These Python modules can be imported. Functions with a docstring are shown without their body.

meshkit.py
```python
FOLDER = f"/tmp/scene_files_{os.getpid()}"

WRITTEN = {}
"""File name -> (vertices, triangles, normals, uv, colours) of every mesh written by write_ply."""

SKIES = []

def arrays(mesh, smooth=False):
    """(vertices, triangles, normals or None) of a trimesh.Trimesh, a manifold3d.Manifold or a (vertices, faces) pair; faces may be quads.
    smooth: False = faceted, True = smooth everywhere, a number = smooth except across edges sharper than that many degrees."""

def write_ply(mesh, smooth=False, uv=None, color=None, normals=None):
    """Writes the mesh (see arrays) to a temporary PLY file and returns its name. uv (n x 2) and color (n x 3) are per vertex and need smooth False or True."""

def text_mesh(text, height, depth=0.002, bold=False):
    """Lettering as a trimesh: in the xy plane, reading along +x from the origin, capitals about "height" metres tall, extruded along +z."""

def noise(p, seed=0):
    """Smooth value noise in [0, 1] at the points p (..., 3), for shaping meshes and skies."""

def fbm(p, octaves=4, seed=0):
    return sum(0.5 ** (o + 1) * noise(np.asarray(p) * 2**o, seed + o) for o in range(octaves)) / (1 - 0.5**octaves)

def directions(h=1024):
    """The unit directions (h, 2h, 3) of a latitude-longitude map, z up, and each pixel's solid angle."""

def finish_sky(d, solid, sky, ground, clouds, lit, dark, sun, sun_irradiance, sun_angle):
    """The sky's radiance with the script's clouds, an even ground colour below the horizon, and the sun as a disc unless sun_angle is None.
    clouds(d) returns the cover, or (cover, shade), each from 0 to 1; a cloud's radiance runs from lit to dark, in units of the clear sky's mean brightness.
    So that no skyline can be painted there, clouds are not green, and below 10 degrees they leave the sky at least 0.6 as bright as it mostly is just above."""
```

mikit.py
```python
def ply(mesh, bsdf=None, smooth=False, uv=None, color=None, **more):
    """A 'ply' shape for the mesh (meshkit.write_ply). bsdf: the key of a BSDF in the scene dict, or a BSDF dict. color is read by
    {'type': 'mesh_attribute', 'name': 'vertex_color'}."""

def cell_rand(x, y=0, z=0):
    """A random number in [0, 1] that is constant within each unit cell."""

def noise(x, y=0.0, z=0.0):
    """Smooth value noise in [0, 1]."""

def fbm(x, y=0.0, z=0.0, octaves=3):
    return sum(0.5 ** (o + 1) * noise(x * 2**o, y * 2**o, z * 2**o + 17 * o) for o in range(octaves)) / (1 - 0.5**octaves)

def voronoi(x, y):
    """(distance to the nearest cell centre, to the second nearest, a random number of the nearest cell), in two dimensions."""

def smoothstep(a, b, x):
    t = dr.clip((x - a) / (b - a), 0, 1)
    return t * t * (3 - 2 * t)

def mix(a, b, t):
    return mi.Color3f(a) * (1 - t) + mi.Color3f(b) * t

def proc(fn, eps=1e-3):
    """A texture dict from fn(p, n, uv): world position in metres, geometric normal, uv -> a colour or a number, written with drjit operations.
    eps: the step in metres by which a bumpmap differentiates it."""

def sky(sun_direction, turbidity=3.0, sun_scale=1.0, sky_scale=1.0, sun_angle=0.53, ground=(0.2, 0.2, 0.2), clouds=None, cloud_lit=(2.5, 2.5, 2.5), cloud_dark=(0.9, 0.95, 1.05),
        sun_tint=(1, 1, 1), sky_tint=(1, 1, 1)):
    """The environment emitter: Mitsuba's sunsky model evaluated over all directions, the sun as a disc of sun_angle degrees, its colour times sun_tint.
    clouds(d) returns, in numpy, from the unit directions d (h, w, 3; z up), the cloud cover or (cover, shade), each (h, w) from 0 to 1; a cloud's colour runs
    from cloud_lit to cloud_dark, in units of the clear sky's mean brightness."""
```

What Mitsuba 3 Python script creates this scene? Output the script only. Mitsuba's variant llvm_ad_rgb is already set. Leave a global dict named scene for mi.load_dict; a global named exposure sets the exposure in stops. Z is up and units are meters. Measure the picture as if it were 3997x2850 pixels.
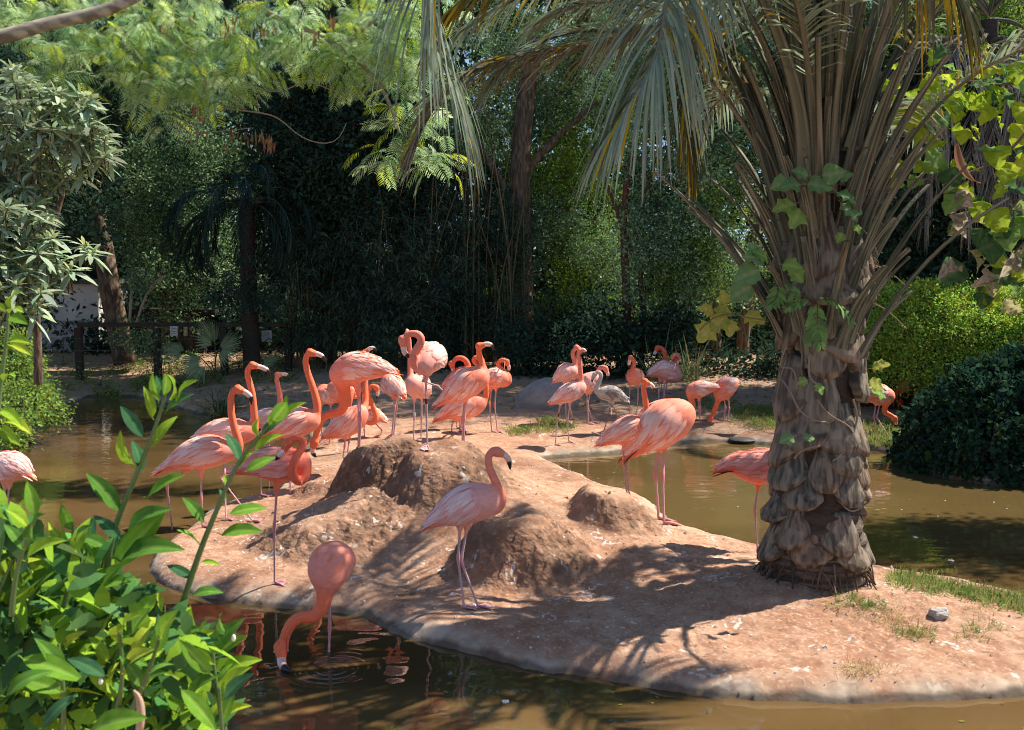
import math, random
import numpy as np, trimesh, mitsuba as mi, mikit, meshkit
import drjit as dr
from scipy.spatial import cKDTree
from scipy.ndimage import gaussian_filter
import shapely
from shapely.geometry import Polygon
from mikit import noise, fbm, mix, smoothstep, proc, ply, voronoi

scene, labels = {}, {}
T = mi.ScalarTransform4f
# ------------------------------------------------------------------ camera, sky, exposure
CAM = np.array([0.0, 0.0, 2.6])
PITCH = math.radians(5.2)
FOCAL = 4036.0                      # the lens, in pixels of a 3997 x 2850 frame
FWD = np.array([0, math.cos(PITCH), -math.sin(PITCH)])
UPV = np.array([0, math.sin(PITCH), math.cos(PITCH)])
scene['camera'] = {'type': 'thinlens', 'aperture_radius': 0.0016, 'focus_distance': 9.0, 'fov': 2 * math.degrees(math.atan(1998.5 / FOCAL)), 'fov_axis': 'x',
                   'to_world': T().look_at(origin=CAM.tolist(), target=(CAM + FWD).tolist(), up=[0, 0, 1]),
                   'near_clip': 0.05, 'far_clip': 400.0}
SUN = np.array([0.567, 0.24, 0.788])
scene['sky'] = mikit.sky(SUN.tolist(), turbidity=3, sun_scale=1.15, sky_scale=0.80, sun_tint=(0.93, 1.0, 1.13))
exposure = 2.45

# ------------------------------------------------------------------ helpers
def ray(u, v):
    return FWD + np.array([1.0, 0, 0]) * (u - 1998.5) / FOCAL - UPV * (v - 1425.0) / FOCAL

def P(u, v, Y):
    """The point of the place that the photograph shows at (u, v), Y metres in front of the camera's foot."""
    d = ray(u, v)
    return CAM + d * (Y / d[1])

def G(u, v, z=0.0):
    d = ray(u, v)
    return CAM + d * ((z - CAM[2]) / d[2])

used = {}
def numbered(name):
    n = used.get(name, 0)
    used[name] = n + 1
    return name if n == 0 else f'{name}_{n:03d}'

def tag(key, label=None, cat=None, group=None, kind=None):
    d = {k: x for k, x in (('label', label), ('category', cat), ('group', group), ('kind', kind)) if x}
    labels[key] = {**labels.get(key, {}), **d}
    return key

def thing(name, label, cat, group=None, kind=None):
    return tag(numbered(name), label, cat, group, kind)

def add(key, mesh, bsdf, smooth=False, color=None, uv=None, to_world=None):
    if isinstance(mesh, dict):
        d = dict(mesh)
    else:
        d = ply(mesh, bsdf, smooth=smooth, color=color, uv=uv)
    if to_world is not None:
        d['to_world'] = to_world
    scene[key] = d
    return key

def part(parent, name, *a, **k):
    return add(numbered(parent + '__' + name), *a, **k)

def norm(v):
    v = np.asarray(v, float)
    return v / np.maximum(np.linalg.norm(v, axis=-1, keepdims=True), 1e-9)

def spline(pts, n):
    """Catmull-Rom through the rows of pts, n samples."""
    p = np.asarray(pts, float)
    if len(p) < 3:
        t = np.linspace(0, 1, n)[:, None]
        return p[0] * (1 - t) + p[-1] * t
    seg = np.linalg.norm(np.diff(p[:, :3], axis=0), axis=1) ** 0.5 + 1e-6
    k = np.concatenate([[0], np.cumsum(seg)])
    from scipy.interpolate import PchipInterpolator, CubicSpline
    t = np.linspace(0, k[-1], n)
    return CubicSpline(k, p, bc_type='natural')(t)

def tube(path, radii, sides=8, cap=True):
    """(vertices, triangles) of a tube along path."""
    p = np.asarray(path, float)
    n = len(p)
    r = np.broadcast_to(np.asarray(radii, float), (n,))
    t = norm(np.gradient(p, axis=0))
    ref = np.array([0, 0, 1.0]) if abs(t[0][2]) < 0.9 else np.array([1.0, 0, 0])
    a = norm(np.cross(t[0], ref))
    A = []
    for i in range(n):
        a = norm(a - t[i] * np.dot(a, t[i]))
        A.append(a)
    A = np.array(A)
    B = np.cross(t, A)
    ang = np.arange(sides) * 2 * np.pi / sides
    v = p[:, None] + r[:, None, None] * (np.cos(ang)[None, :, None] * A[:, None] + np.sin(ang)[None, :, None] * B[:, None])
    v = v.reshape(-1, 3)
    i, j = np.meshgrid(np.arange(n - 1), np.arange(sides), indexing='ij')
    q = np.stack([i * sides + j, i * sides + (j + 1) % sides, (i + 1) * sides + (j + 1) % sides, (i + 1) * sides + j], -1).reshape(-1, 4)
    f = np.vstack([q[:, [0, 1, 2]], q[:, [0, 2, 3]]])
    if cap:
        m = len(v)
        v = np.vstack([v, p[:1], p[-1:]])
        k = np.arange(sides)
        f = np.vstack([f, np.stack([(k + 1) % sides, k, k * 0 + m], 1), np.stack([(n - 1) * sides + k, (n - 1) * sides + (k + 1) % sides, k * 0 + m + 1], 1)])
    return v, f

def join(ms):
    """Joins (v, f) or (v, f, colour) tuples."""
    at, V, F, C = 0, [], [], []
    for m in ms:
        V.append(m[0]); F.append(np.asarray(m[1]) + at); at += len(m[0])
        if len(m) > 2:
            C.append(m[2])
    return (np.vstack(V), np.vstack(F)) + ((np.vstack(C),) if C else ())

def col(m, c):
    return m[0], m[1], np.broadcast_to(np.asarray(c, float), (len(m[0]), 3)).copy()

def leaves(Pb, D, N, L, W, C, fold=0.25, droop=0.0, mid=0.45, seg=1):
    """Many leaves as one mesh: base, direction, normal, length, width, colour of each."""
    n = len(Pb)
    D, N = norm(D), np.asarray(N, float)
    S = norm(np.cross(D, N)); N = np.cross(S, D)
    L = np.broadcast_to(np.asarray(L, float), (n,))[:, None]
    W = np.broadcast_to(np.asarray(W, float), (n,))[:, None] / 2
    dz = np.array([0, 0, -1.0]) * droop
    C = np.broadcast_to(np.asarray(C, float), (n, 3))
    if seg == 1:
        tip = Pb + D * L + dz * L
        m = Pb + D * L * mid + dz * L * mid ** 2 + N * W * fold
        V = np.stack([Pb, m - S * W, tip, m + S * W], 1).reshape(-1, 3)
        b = np.arange(n)[:, None] * 4
        F = np.concatenate([b + [0, 2, 1], b + [0, 3, 2]], 0)
        return V, F, np.repeat(C, 4, 0)
    ts = [0.0] + [(i + 1) / (seg + 1) for i in range(seg)] + [1.0]
    wd = [0] + [math.sin(math.pi * (t ** 0.8)) ** 0.7 for t in ts[1:-1]] + [0]
    rows = []
    for t, w in zip(ts, wd):
        c = Pb + D * L * t + dz * L * t * t
        if w == 0:
            rows.append(c[:, None])
        else:
            e = N * W * w * fold
            rows.append(np.stack([c + S * W * w + e, c - S * W * w + e], 1))
    V = np.concatenate(rows, 1)
    k = V.shape[1]
    f = [[0, 1, 2]]
    for i in range(seg - 1):
        a = 1 + 2 * i
        f += [[a, a + 2, a + 1], [a + 1, a + 2, a + 3]]
    a = 1 + 2 * (seg - 1)
    f += [[a, k - 1, a + 1]]
    F = (np.arange(n)[:, None, None] * k + np.array(f)[None]).reshape(-1, 3)
    return V.reshape(-1, 3), F, np.repeat(C, k, 0)

def rand_dirs(rng, n):
    return norm(rng.normal(size=(n, 3)))

def vary(rng, base, n, amt=0.3, alt=None, p_alt=0.0):
    c = np.array(base)[None] * np.exp(rng.normal(size=(n, 1)) * amt) * np.exp(rng.normal(size=(n, 3)) * amt * 0.25)
    if alt is not None:
        m = rng.random(n) < p_alt
        c[m] = np.array(alt)[None] * np.exp(rng.normal(size=(m.sum(), 1)) * 0.2)
    return np.clip(c, 0.003, 0.9)

# ------------------------------------------------------------------ materials
VC = {'type': 'mesh_attribute', 'name': 'vertex_color'}
def rgb(*c):
    return {'type': 'rgb', 'value': list(c)}
def two(d):
    return {'type': 'twosided', 'b': d}
scene['feather'] = two({'type': 'principled', 'base_color': VC, 'roughness': 0.62, 'specular': 0.3, 'sheen': 0.25})
scene['horn'] = two({'type': 'principled', 'base_color': VC, 'roughness': 0.35, 'specular': 0.5})
scene['painted'] = two({'type': 'principled', 'base_color': VC, 'roughness': 0.8, 'specular': 0.25})
scene['leaf'] = {'type': 'principledthin', 'base_color': VC, 'roughness': 0.33, 'diff_trans': 0.9, 'eta': 1.5, 'spec_trans': 0.0}
scene['leaf_waxy'] = {'type': 'principledthin', 'base_color': VC, 'roughness': 0.28, 'diff_trans': 0.55, 'eta': 1.6, 'spec_trans': 0.0}
scene['leaf_thin'] = {'type': 'principledthin', 'base_color': VC, 'roughness': 0.36, 'diff_trans': 1.15, 'eta': 1.5, 'spec_trans': 0.0}
scene['leaf_dull'] = {'type': 'principledthin', 'base_color': VC, 'roughness': 0.6, 'diff_trans': 0.6, 'eta': 1.35, 'spec_trans': 0.0}

def sand_fn(p, n, uv):
    """uv.x: metres from the water's edge; uv.y: how much the spot is bare clod (0 to 1)."""
    big = fbm(p.x * 1.3, p.y * 1.3, 3.0, 3)
    med = fbm(p.x * 9, p.y * 9, p.z * 9, 3)
    fine = noise(p.x * 60, p.y * 60, p.z * 60)
    c = mix((0.31, 0.165, 0.100), (0.44, 0.285, 0.195), smoothstep(0.3, 0.75, med * 0.6 + big * 0.4))
    c = mix(c, (0.55, 0.41, 0.31), smoothstep(0.55, 0.9, fine) * 0.55)
    c = mix(c, (0.25, 0.13, 0.08), smoothstep(0.62, 0.85, noise(p.x * 38 + 7, p.y * 38, p.z * 38)) * 0.55)
    c = mix(c, (0.17, 0.105, 0.068), uv.y * smoothstep(0.22, 0.55, fbm(p.x * 14, p.y * 14, p.z * 14, 3)) * 0.85)
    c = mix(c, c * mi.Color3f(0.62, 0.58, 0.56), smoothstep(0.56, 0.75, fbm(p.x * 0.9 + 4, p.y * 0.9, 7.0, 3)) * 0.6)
    c = mix(c, (0.66, 0.64, 0.60), smoothstep(0.80, 0.86, noise(p.x * 7, p.y * 7, 4.0)) * smoothstep(0.55, 0.75, noise(p.x * 45, p.y * 45, 6.0)) * 0.6)
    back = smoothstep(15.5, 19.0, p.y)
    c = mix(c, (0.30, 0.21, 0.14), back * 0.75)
    # cast concrete rim along the water, silted over inland
    edge = uv.x + (fbm(p.x * 3.1, p.y * 3.1, 0.5, 3) - 0.5) * 0.35
    conc = mix((0.50, 0.42, 0.32), (0.33, 0.28, 0.21), smoothstep(0.35, 0.7, fbm(p.x * 12, p.y * 12, p.z * 12, 3)))
    c = mix(conc, c, smoothstep(-0.03, 0.17, edge))
    wet = 1 - smoothstep(0.02, 0.055, p.z + (noise(p.x * 9, p.y * 9, 2.0) - 0.5) * 0.03)
    return c * (1 - 0.62 * wet)
def sand_bump(p, n, uv):
    return (fbm(p.x * 26, p.y * 26, p.z * 26, 4) * 0.026 + noise(p.x * 95, p.y * 95, p.z * 95) * 0.005) * (0.2 + 0.3 * smoothstep(0.05, 0.5, uv.x) + uv.y * 0.9)
scene['sand'] = two({'type': 'bumpmap', 'arbitrary': proc(sand_bump, 2e-3), 'scale': 1.0,
                     'b': {'type': 'principled', 'base_color': proc(sand_fn), 'roughness': 0.9, 'specular': 0.15}})

RING = G(1295, 2612)
def water_bump(p, n, uv):
    far = smoothstep(8.0, 12.5, p.y)
    w = noise(p.x * 2.6 + 3, p.y * 7.0, 1.0) * 0.0022 + noise(p.x * 8, p.y * 19.0, 5.0) * 0.0012 * (0.35 + far) + noise(p.x * 1.1, p.y * 1.6, 9.0) * 0.003
    d = dr.sqrt(dr.square(p.x - RING[0]) + dr.square(p.y - RING[1]))
    ring = dr.sin(d * 92.0) * 0.0011 * dr.exp(-dr.square((d - 0.14) / 0.16))
    d2 = dr.sqrt(dr.square(p.x + 2.9) + dr.square(p.y - 10.2))
    return w + ring + dr.sin(d2 * 40.0) * 0.0009 * dr.exp(-d2 * 0.8)
def water_fn(p, n, uv):
    a = fbm(p.x * 0.55, p.y * 0.9, 2.0, 3)
    c = mix((0.080, 0.050, 0.019), (0.140, 0.087, 0.035), smoothstep(0.3, 0.7, a))
    green = smoothstep(0.5, 2.0, p.x) * smoothstep(9.0, 11.0, p.y)
    return mix(c, (0.118, 0.086, 0.032), green * 0.7)
scene['muddy_water'] = {'type': 'bumpmap', 'arbitrary': proc(water_bump, 3e-3), 'scale': 1.0,
                        'b': {'type': 'plastic', 'int_ior': 1.45, 'diffuse_reflectance': proc(water_fn), 'nonlinear': False}}

def bark_fn(p, n, uv):
    g = fbm(p.x * 22, p.y * 22, p.z * 5, 4)
    c = mix((0.085, 0.06, 0.042), (0.23, 0.17, 0.12), smoothstep(0.3, 0.72, g))
    return mix(c, (0.06, 0.075, 0.035), smoothstep(0.58, 0.8, fbm(p.x * 4, p.y * 4, p.z * 3, 2)) * 0.5)
scene['bark'] = two({'type': 'bumpmap', 'arbitrary': proc(lambda p, n, uv: fbm(p.x * 30, p.y * 30, p.z * 7, 3) * 0.02, 2e-3), 'scale': 1.0,
                     'b': {'type': 'principled', 'base_color': proc(bark_fn), 'roughness': 0.9, 'specular': 0.15}})
def boot_fn(p, n, uv):
    """uv: (across, along) the leaf base, with whole numbers that set each one apart."""
    k = dr.floor(uv.x)
    g = fbm(uv.x * 17 + k, uv.y * 3.5, k, 4)
    c = mix((0.072, 0.064, 0.050), (0.235, 0.205, 0.155), smoothstep(0.25, 0.75, g))
    c = dr.select(k > 299, mix((0.050, 0.056, 0.040), (0.200, 0.215, 0.150), smoothstep(0.25, 0.75, g)), c)
    tone = dr.select(k > 299, 0.0, mikit.cell_rand(k + 0.5, 3.0, 1.0))
    c = mix(c, c * mi.Color3f(1.12, 0.88, 0.76), tone * 0.8)
    c = mix(c, (0.36, 0.30, 0.22), smoothstep(0.55, 0.8, noise(uv.x * 9, uv.y * 5, 3.0)) * 0.45)
    return mix(c, (0.035, 0.026, 0.02), smoothstep(0.66, 0.85, noise(uv.x * 9 + 3, uv.y * 4, k)) * 0.45)
scene['palm_boot'] = two({'type': 'bumpmap', 'arbitrary': proc(lambda p, n, uv: fbm(p.x * 70, p.y * 70, p.z * 14, 3) * 0.005, 2e-3), 'scale': 1.0,
                          'b': {'type': 'principled', 'base_color': proc(boot_fn), 'roughness': 0.78, 'specular': 0.25}})
scene['stone'] = two({'type': 'bumpmap', 'arbitrary': proc(lambda p, n, uv: fbm(p.x * 20, p.y * 20, p.z * 20, 4) * 0.02, 2e-3), 'scale': 1.0,
                      'b': {'type': 'principled', 'base_color': proc(lambda p, n, uv: mix((0.20, 0.185, 0.17), (0.42, 0.40, 0.37), fbm(p.x * 7, p.y * 7, p.z * 7, 4))), 'roughness': 0.85}})

# ------------------------------------------------------------------ the setting: one sheet of land and the pond
SHORE = [(-1500, 2150), (-500, 1950), (-120, 1850), (20, 1745), (110, 1680), (190, 1625), (270, 1575), (360, 1548), (520, 1550), (650, 1580), (740, 1612), (880, 1628),
         (1000, 1650), (1120, 1682), (1215, 1705), (1190, 1745), (1150, 1800), (1135, 1880), (1075, 1935), (950, 1962), (812, 2010), (725, 2080), (650, 2130), (600, 2185), (592, 2235),
         (640, 2290), (740, 2325), (900, 2352), (1050, 2368), (1200, 2384), (1330, 2398), (1400, 2408), (1470, 2440), (1610, 2486), (1800, 2530),
         (1950, 2572), (2060, 2612), (2230, 2642), (2330, 2648), (2544, 2688), (2760, 2716), (2983, 2736), (3200, 2744), (3421, 2744), (3700, 2736), (3997, 2722), (4500, 2680), (5200, 2560),
         (5200, 2420), (4500, 2390), (3997, 2345), (3750, 2285), (3600, 2262), (3420, 2228), (3200, 2185), (2990, 2150), (2830, 2112), (2720, 2082), (2620, 2052), (2580, 1990), (2500, 1945),
         (2380, 1915), (2290, 1872), (2200, 1828), (2110, 1795), (2130, 1786), (2366, 1772), (2497, 1760), (2600, 1742), (2680, 1728), (2848, 1726), (3000, 1736), (3200, 1740), (3380, 1748), (3480, 1775), (3620, 1850), (3800, 1890),
         (3997, 1905), (4600, 1960), (5600, 2100)]
shore = np.array([G(u, v)[:2] for u, v in SHORE])
LAND = Polygon(np.vstack([shore, [[70, 14], [70, 90], [-70, 90], [-70, 14]]])).buffer(0)
_edge = np.vstack([np.array(g.segmentize(0.04).exterior.coords) for g in getattr(LAND, 'geoms', [LAND])])
_edge = _edge[_edge[:, 1] < 40]
_tree = cKDTree(_edge[:, :2])
def shore_dist(x, y):
    x, y = np.asarray(x, float), np.asarray(y, float)
    d = _tree.query(np.stack([x.ravel(), y.ravel()], 1))[0].reshape(x.shape)
    return np.where(shapely.contains_xy(LAND, x, y), d, -d)
def n2(x, y, s, seed=0, oct=3):
    return meshkit.fbm(np.stack([np.asarray(x) * s, np.asarray(y) * s, np.zeros_like(np.asarray(x, float))], -1), oct, seed)
def sstep(a, b, x):
    t = np.clip((x - a) / (b - a), 0, 1)
    return t * t * (3 - 2 * t)

# nest mounds of packed mud: centre, foot radius, top radius, height above the slope, roughness
MOUNDS = [  # x, y, foot radius, top radius, height, clod
    (-1.48, 10.40, 0.44, 0.22, 0.42, 1.0), (-0.80, 9.72, 0.50, 0.20, 0.34, 1.0), (-1.80, 9.25, 0.60, 0.22, 0.16, 0.9),
    (-0.08, 8.28, 0.46, 0.18, 0.46, 1.0), (0.84, 9.30, 0.36, 0.19, 0.26, 0.8), (-2.05, 11.2, 0.40, 0.16, 0.16, 0.8)]
def mound_h(x, y):
    h, k = 0.0, 0.0
    for i, (cx, cy, R, r, hh, cl) in enumerate(MOUNDS):
        ang = np.arctan2(y - cy, x - cx)
        d = np.hypot(x - cx, y - cy) * (1 - 0.30 * np.cos(ang - 0.35)) * (1 + 0.22 * (n2(np.cos(ang) * 1.3 + i * 7, np.sin(ang) * 1.3, 1.0, i) - 0.5))
        d = d + (n2(x, y, 6, 40 + i) - 0.5) * 0.10
        t = 1 - sstep(r * 0.9, R * 1.4, d)
        hi = hh * t ** 1.15 * (1 - 0.10 * np.clip(1 - d / r, 0, 1) ** 2)
        side = t * (1 - t) * 4
        c = cl * np.clip(side * 1.3, 0, 1) * sstep(0.25, 0.75, n2(x, y, 3.2, 60 + i) + 0.22)
        h, k = np.maximum(h, hi), np.maximum(k, c)
    return h, k
def land_h(x, y, detail=True):
    x, y = np.asarray(x, float), np.asarray(y, float)
    d0 = shore_dist(x, y)
    d = d0 + (n2(x, y, 1.6, 5, 2) - 0.5) * 0.14 + (n2(x, y, 8, 6, 3) - 0.5) * 0.07
    z = np.where(d > 0, 0.13 * (1 - np.exp(-np.maximum(d, 0) / 0.11)), np.maximum(d * 1.1, -0.7))
    inn = sstep(0.1, 1.6, d0)
    z = z + inn * (0.52 * np.exp(-((x + 0.55) / 1.25) ** 2 - ((y - 10.2) / 1.35) ** 2) + 0.17 * np.exp(-((x - 0.9) / 0.9) ** 2 - ((y - 9.3) / 0.8) ** 2)
                   + 0.16 * np.exp(-((x - 2.35) / 1.1) ** 2 - ((y - 7.9) / 0.9) ** 2))
    z = z + 0.14 * sstep(0.2, 2.5, d0) * sstep(11.5, 13.5, y) + 0.30 * sstep(17, 26, y) * sstep(0, 4, d0)
    m, k = mound_h(x, y)
    z = z + m * sstep(0.0, 0.5, d0)
    if detail:
        z = z + (0.15 + 0.85 * sstep(0.05, 0.5, d0)) * ((n2(x, y, 5, 11, 4) - 0.5) * 0.05 + (n2(x, y, 17, 12, 3) - 0.5) * (0.024 + 0.055 * k) + (n2(x, y, 38, 13, 2) - 0.5) * (0.009 + 0.042 * k))
    return z, np.maximum(d0, 0), k

def land_patch(x0, x1, y0, y1, step):
    xs, ys = np.arange(x0, x1 + step / 2, step), np.arange(y0, y1 + step / 2, step)
    X, Y = np.meshgrid(xs, ys, indexing='ij')
    Z, d, k = land_h(X, Y)
    V = np.stack([X, Y, Z], -1).reshape(-1, 3)
    n, m = X.shape
    i, j = np.meshgrid(np.arange(n - 1), np.arange(m - 1), indexing='ij')
    q = np.stack([i * m + j, (i + 1) * m + j, (i + 1) * m + j + 1, i * m + j + 1], -1).reshape(-1, 4)
    keep = (V[q][:, :, 2] > -0.25).any(1)
    return V, q[keep], np.stack([d.ravel(), k.ravel()], 1)
tag('ground', 'orange sandy mud peninsula with a pale concrete rim and the bare ground behind it', kind='structure')
parts_ = []
NEAR = (-4.2, 5.2, 5.4, 13.0)
for i, (b, s) in enumerate(((NEAR, 0.022), ((-14, 14, 13.0, 27.0), 0.07), ((5.2, 14.2, 5.0, 13.0), 0.08), ((-14.2, -4.2, 5.0, 13.0), 0.08), ((-70, 70, 27.0, 90), 1.0), ((-70, -14, 13.0, 27), 1.0), ((14, 70, 13.0, 27), 1.0))):
    V, q, uv = land_patch(*b, s)
    if len(q):
        f = np.vstack([q[:, [0, 1, 2]], q[:, [0, 2, 3]]])
        add(f'ground__{i + 1:03d}', (V, f), 'sand', smooth=True, uv=uv)
_hx = np.arange(-16, 16, 0.04); _hy = np.arange(4, 30, 0.04)
_HZ = np.maximum(land_h(*np.meshgrid(_hx, _hy, indexing='ij'), detail=True)[0], 0)
def ground_z(x, y):
    i = np.clip(np.round((np.asarray(x) + 16) / 0.04).astype(int), 0, len(_hx) - 1)
    j = np.clip(np.round((np.asarray(y) - 4) / 0.04).astype(int), 0, len(_hy) - 1)
    return _HZ[i, j]
def hit(u, v):
    """Where the sight line through (u, v) meets the land or the water."""
    d = ray(u, v)
    ys = np.arange(4.2, 29.5, 0.01)
    p = CAM + d * (ys / d[1])[:, None]
    below = p[:, 2] <= ground_z(p[:, 0], p[:, 1])
    k = np.argmax(below) if below.any() else len(ys) - 1
    return p[k]

# the pond's surface, and the bank the camera stands over
w = 70.0
tag('pond_water', 'still brown muddy pond water', kind='structure')
add('pond_water', (np.array([[-w, 1.2, 0], [w, 1.2, 0], [w, 60, 0], [-w, 60, 0]]), np.array([[0, 1, 2, 3]])), 'muddy_water')
xs = np.linspace(-30, 30, 121); ys = np.linspace(-30, 3.2, 60)
X, Y = np.meshgrid(xs, ys, indexing='ij')
Z = 1.15 - 1.6 * sstep(0.9, 3.2, Y) + (n2(X, Y, 2, 77) - 0.5) * 0.1
n, m = X.shape
i, j = np.meshgrid(np.arange(n - 1), np.arange(m - 1), indexing='ij')
q = np.stack([i * m + j, (i + 1) * m + j, (i + 1) * m + j + 1, i * m + j + 1], -1).reshape(-1, 4)
tag('near_bank', 'earth bank under the viewpoint', kind='structure')
add('near_bank', (np.stack([X, Y, Z], -1).reshape(-1, 3), q), 'sand', smooth=True, uv=np.stack([np.full(X.size, 3.0), np.zeros(X.size)], 1))
# ------------------------------------------------------------------ flamingos
def surface_nets(F, o, h):
    """(vertices, triangles) of the zero level of the grid F."""
    S = F < 0
    n = np.array(F.shape) - 1
    acc, cnt = np.zeros((*n, 3), np.float32), np.zeros(tuple(n), np.float32)
    cs = [(a, b, c) for a in (0, 1) for b in (0, 1) for c in (0, 1)]
    def sl(c): return tuple(slice(c[k], n[k] + c[k]) for k in range(3))
    for a in cs:
        for ax in range(3):
            if a[ax]: continue
            b = list(a); b[ax] = 1
            fa, fb = F[sl(a)], F[sl(b)]
            x = S[sl(a)] != S[sl(b)]
            t = np.where(x, fa / np.where(x, fa - fb, 1), 0)
            for k in range(3):
                acc[..., k] += x * (a[k] + (t if k == ax else 0))
            cnt += x
    act = cnt > 0
    idx = np.full(tuple(n), -1); idx[act] = np.arange(act.sum())
    V = (np.argwhere(act) + acc[act] / cnt[act][:, None]) * h + o
    tri = []
    for ax in range(3):
        b, c = (ax + 1) % 3, (ax + 2) % 3
        s0 = [slice(None)] * 3; s1 = [slice(None)] * 3
        s0[ax] = slice(0, n[ax]); s1[ax] = slice(1, n[ax] + 1)
        for k in (b, c):
            s0[k] = s1[k] = slice(1, n[k])
        A, B = S[tuple(s0)], S[tuple(s1)]
        e = np.argwhere(A != B)
        if not len(e): continue
        e[:, b] += 1; e[:, c] += 1
        def cell(db, dc):
            i = e.copy(); i[:, b] += db; i[:, c] += dc
            return idx[i[:, 0], i[:, 1], i[:, 2]]
        q = np.stack([cell(-1, -1), cell(0, -1), cell(0, 0), cell(-1, 0)], 1)
        fl = ~A[A != B]
        q[fl] = q[fl][:, ::-1]
        tri += [q[:, [0, 1, 2]], q[:, [0, 2, 3]]]
    return V, np.vstack(tri)

def cone_sdf(p, a, b, r1, r2):
    ab = b - a
    t = np.clip(((p - a) @ ab) / max(ab @ ab, 1e-9), 0, 1)
    q = p - a - t[:, None] * ab
    return np.sqrt(np.einsum('ij,ij->i', q, q)) - (r1 + (r2 - r1) * t)
def smin(a, b, k):
    h = np.clip(0.5 + 0.5 * (b - a) / k, 0, 1)
    return b + (a - b) * h - k * h * (1 - h)

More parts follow.
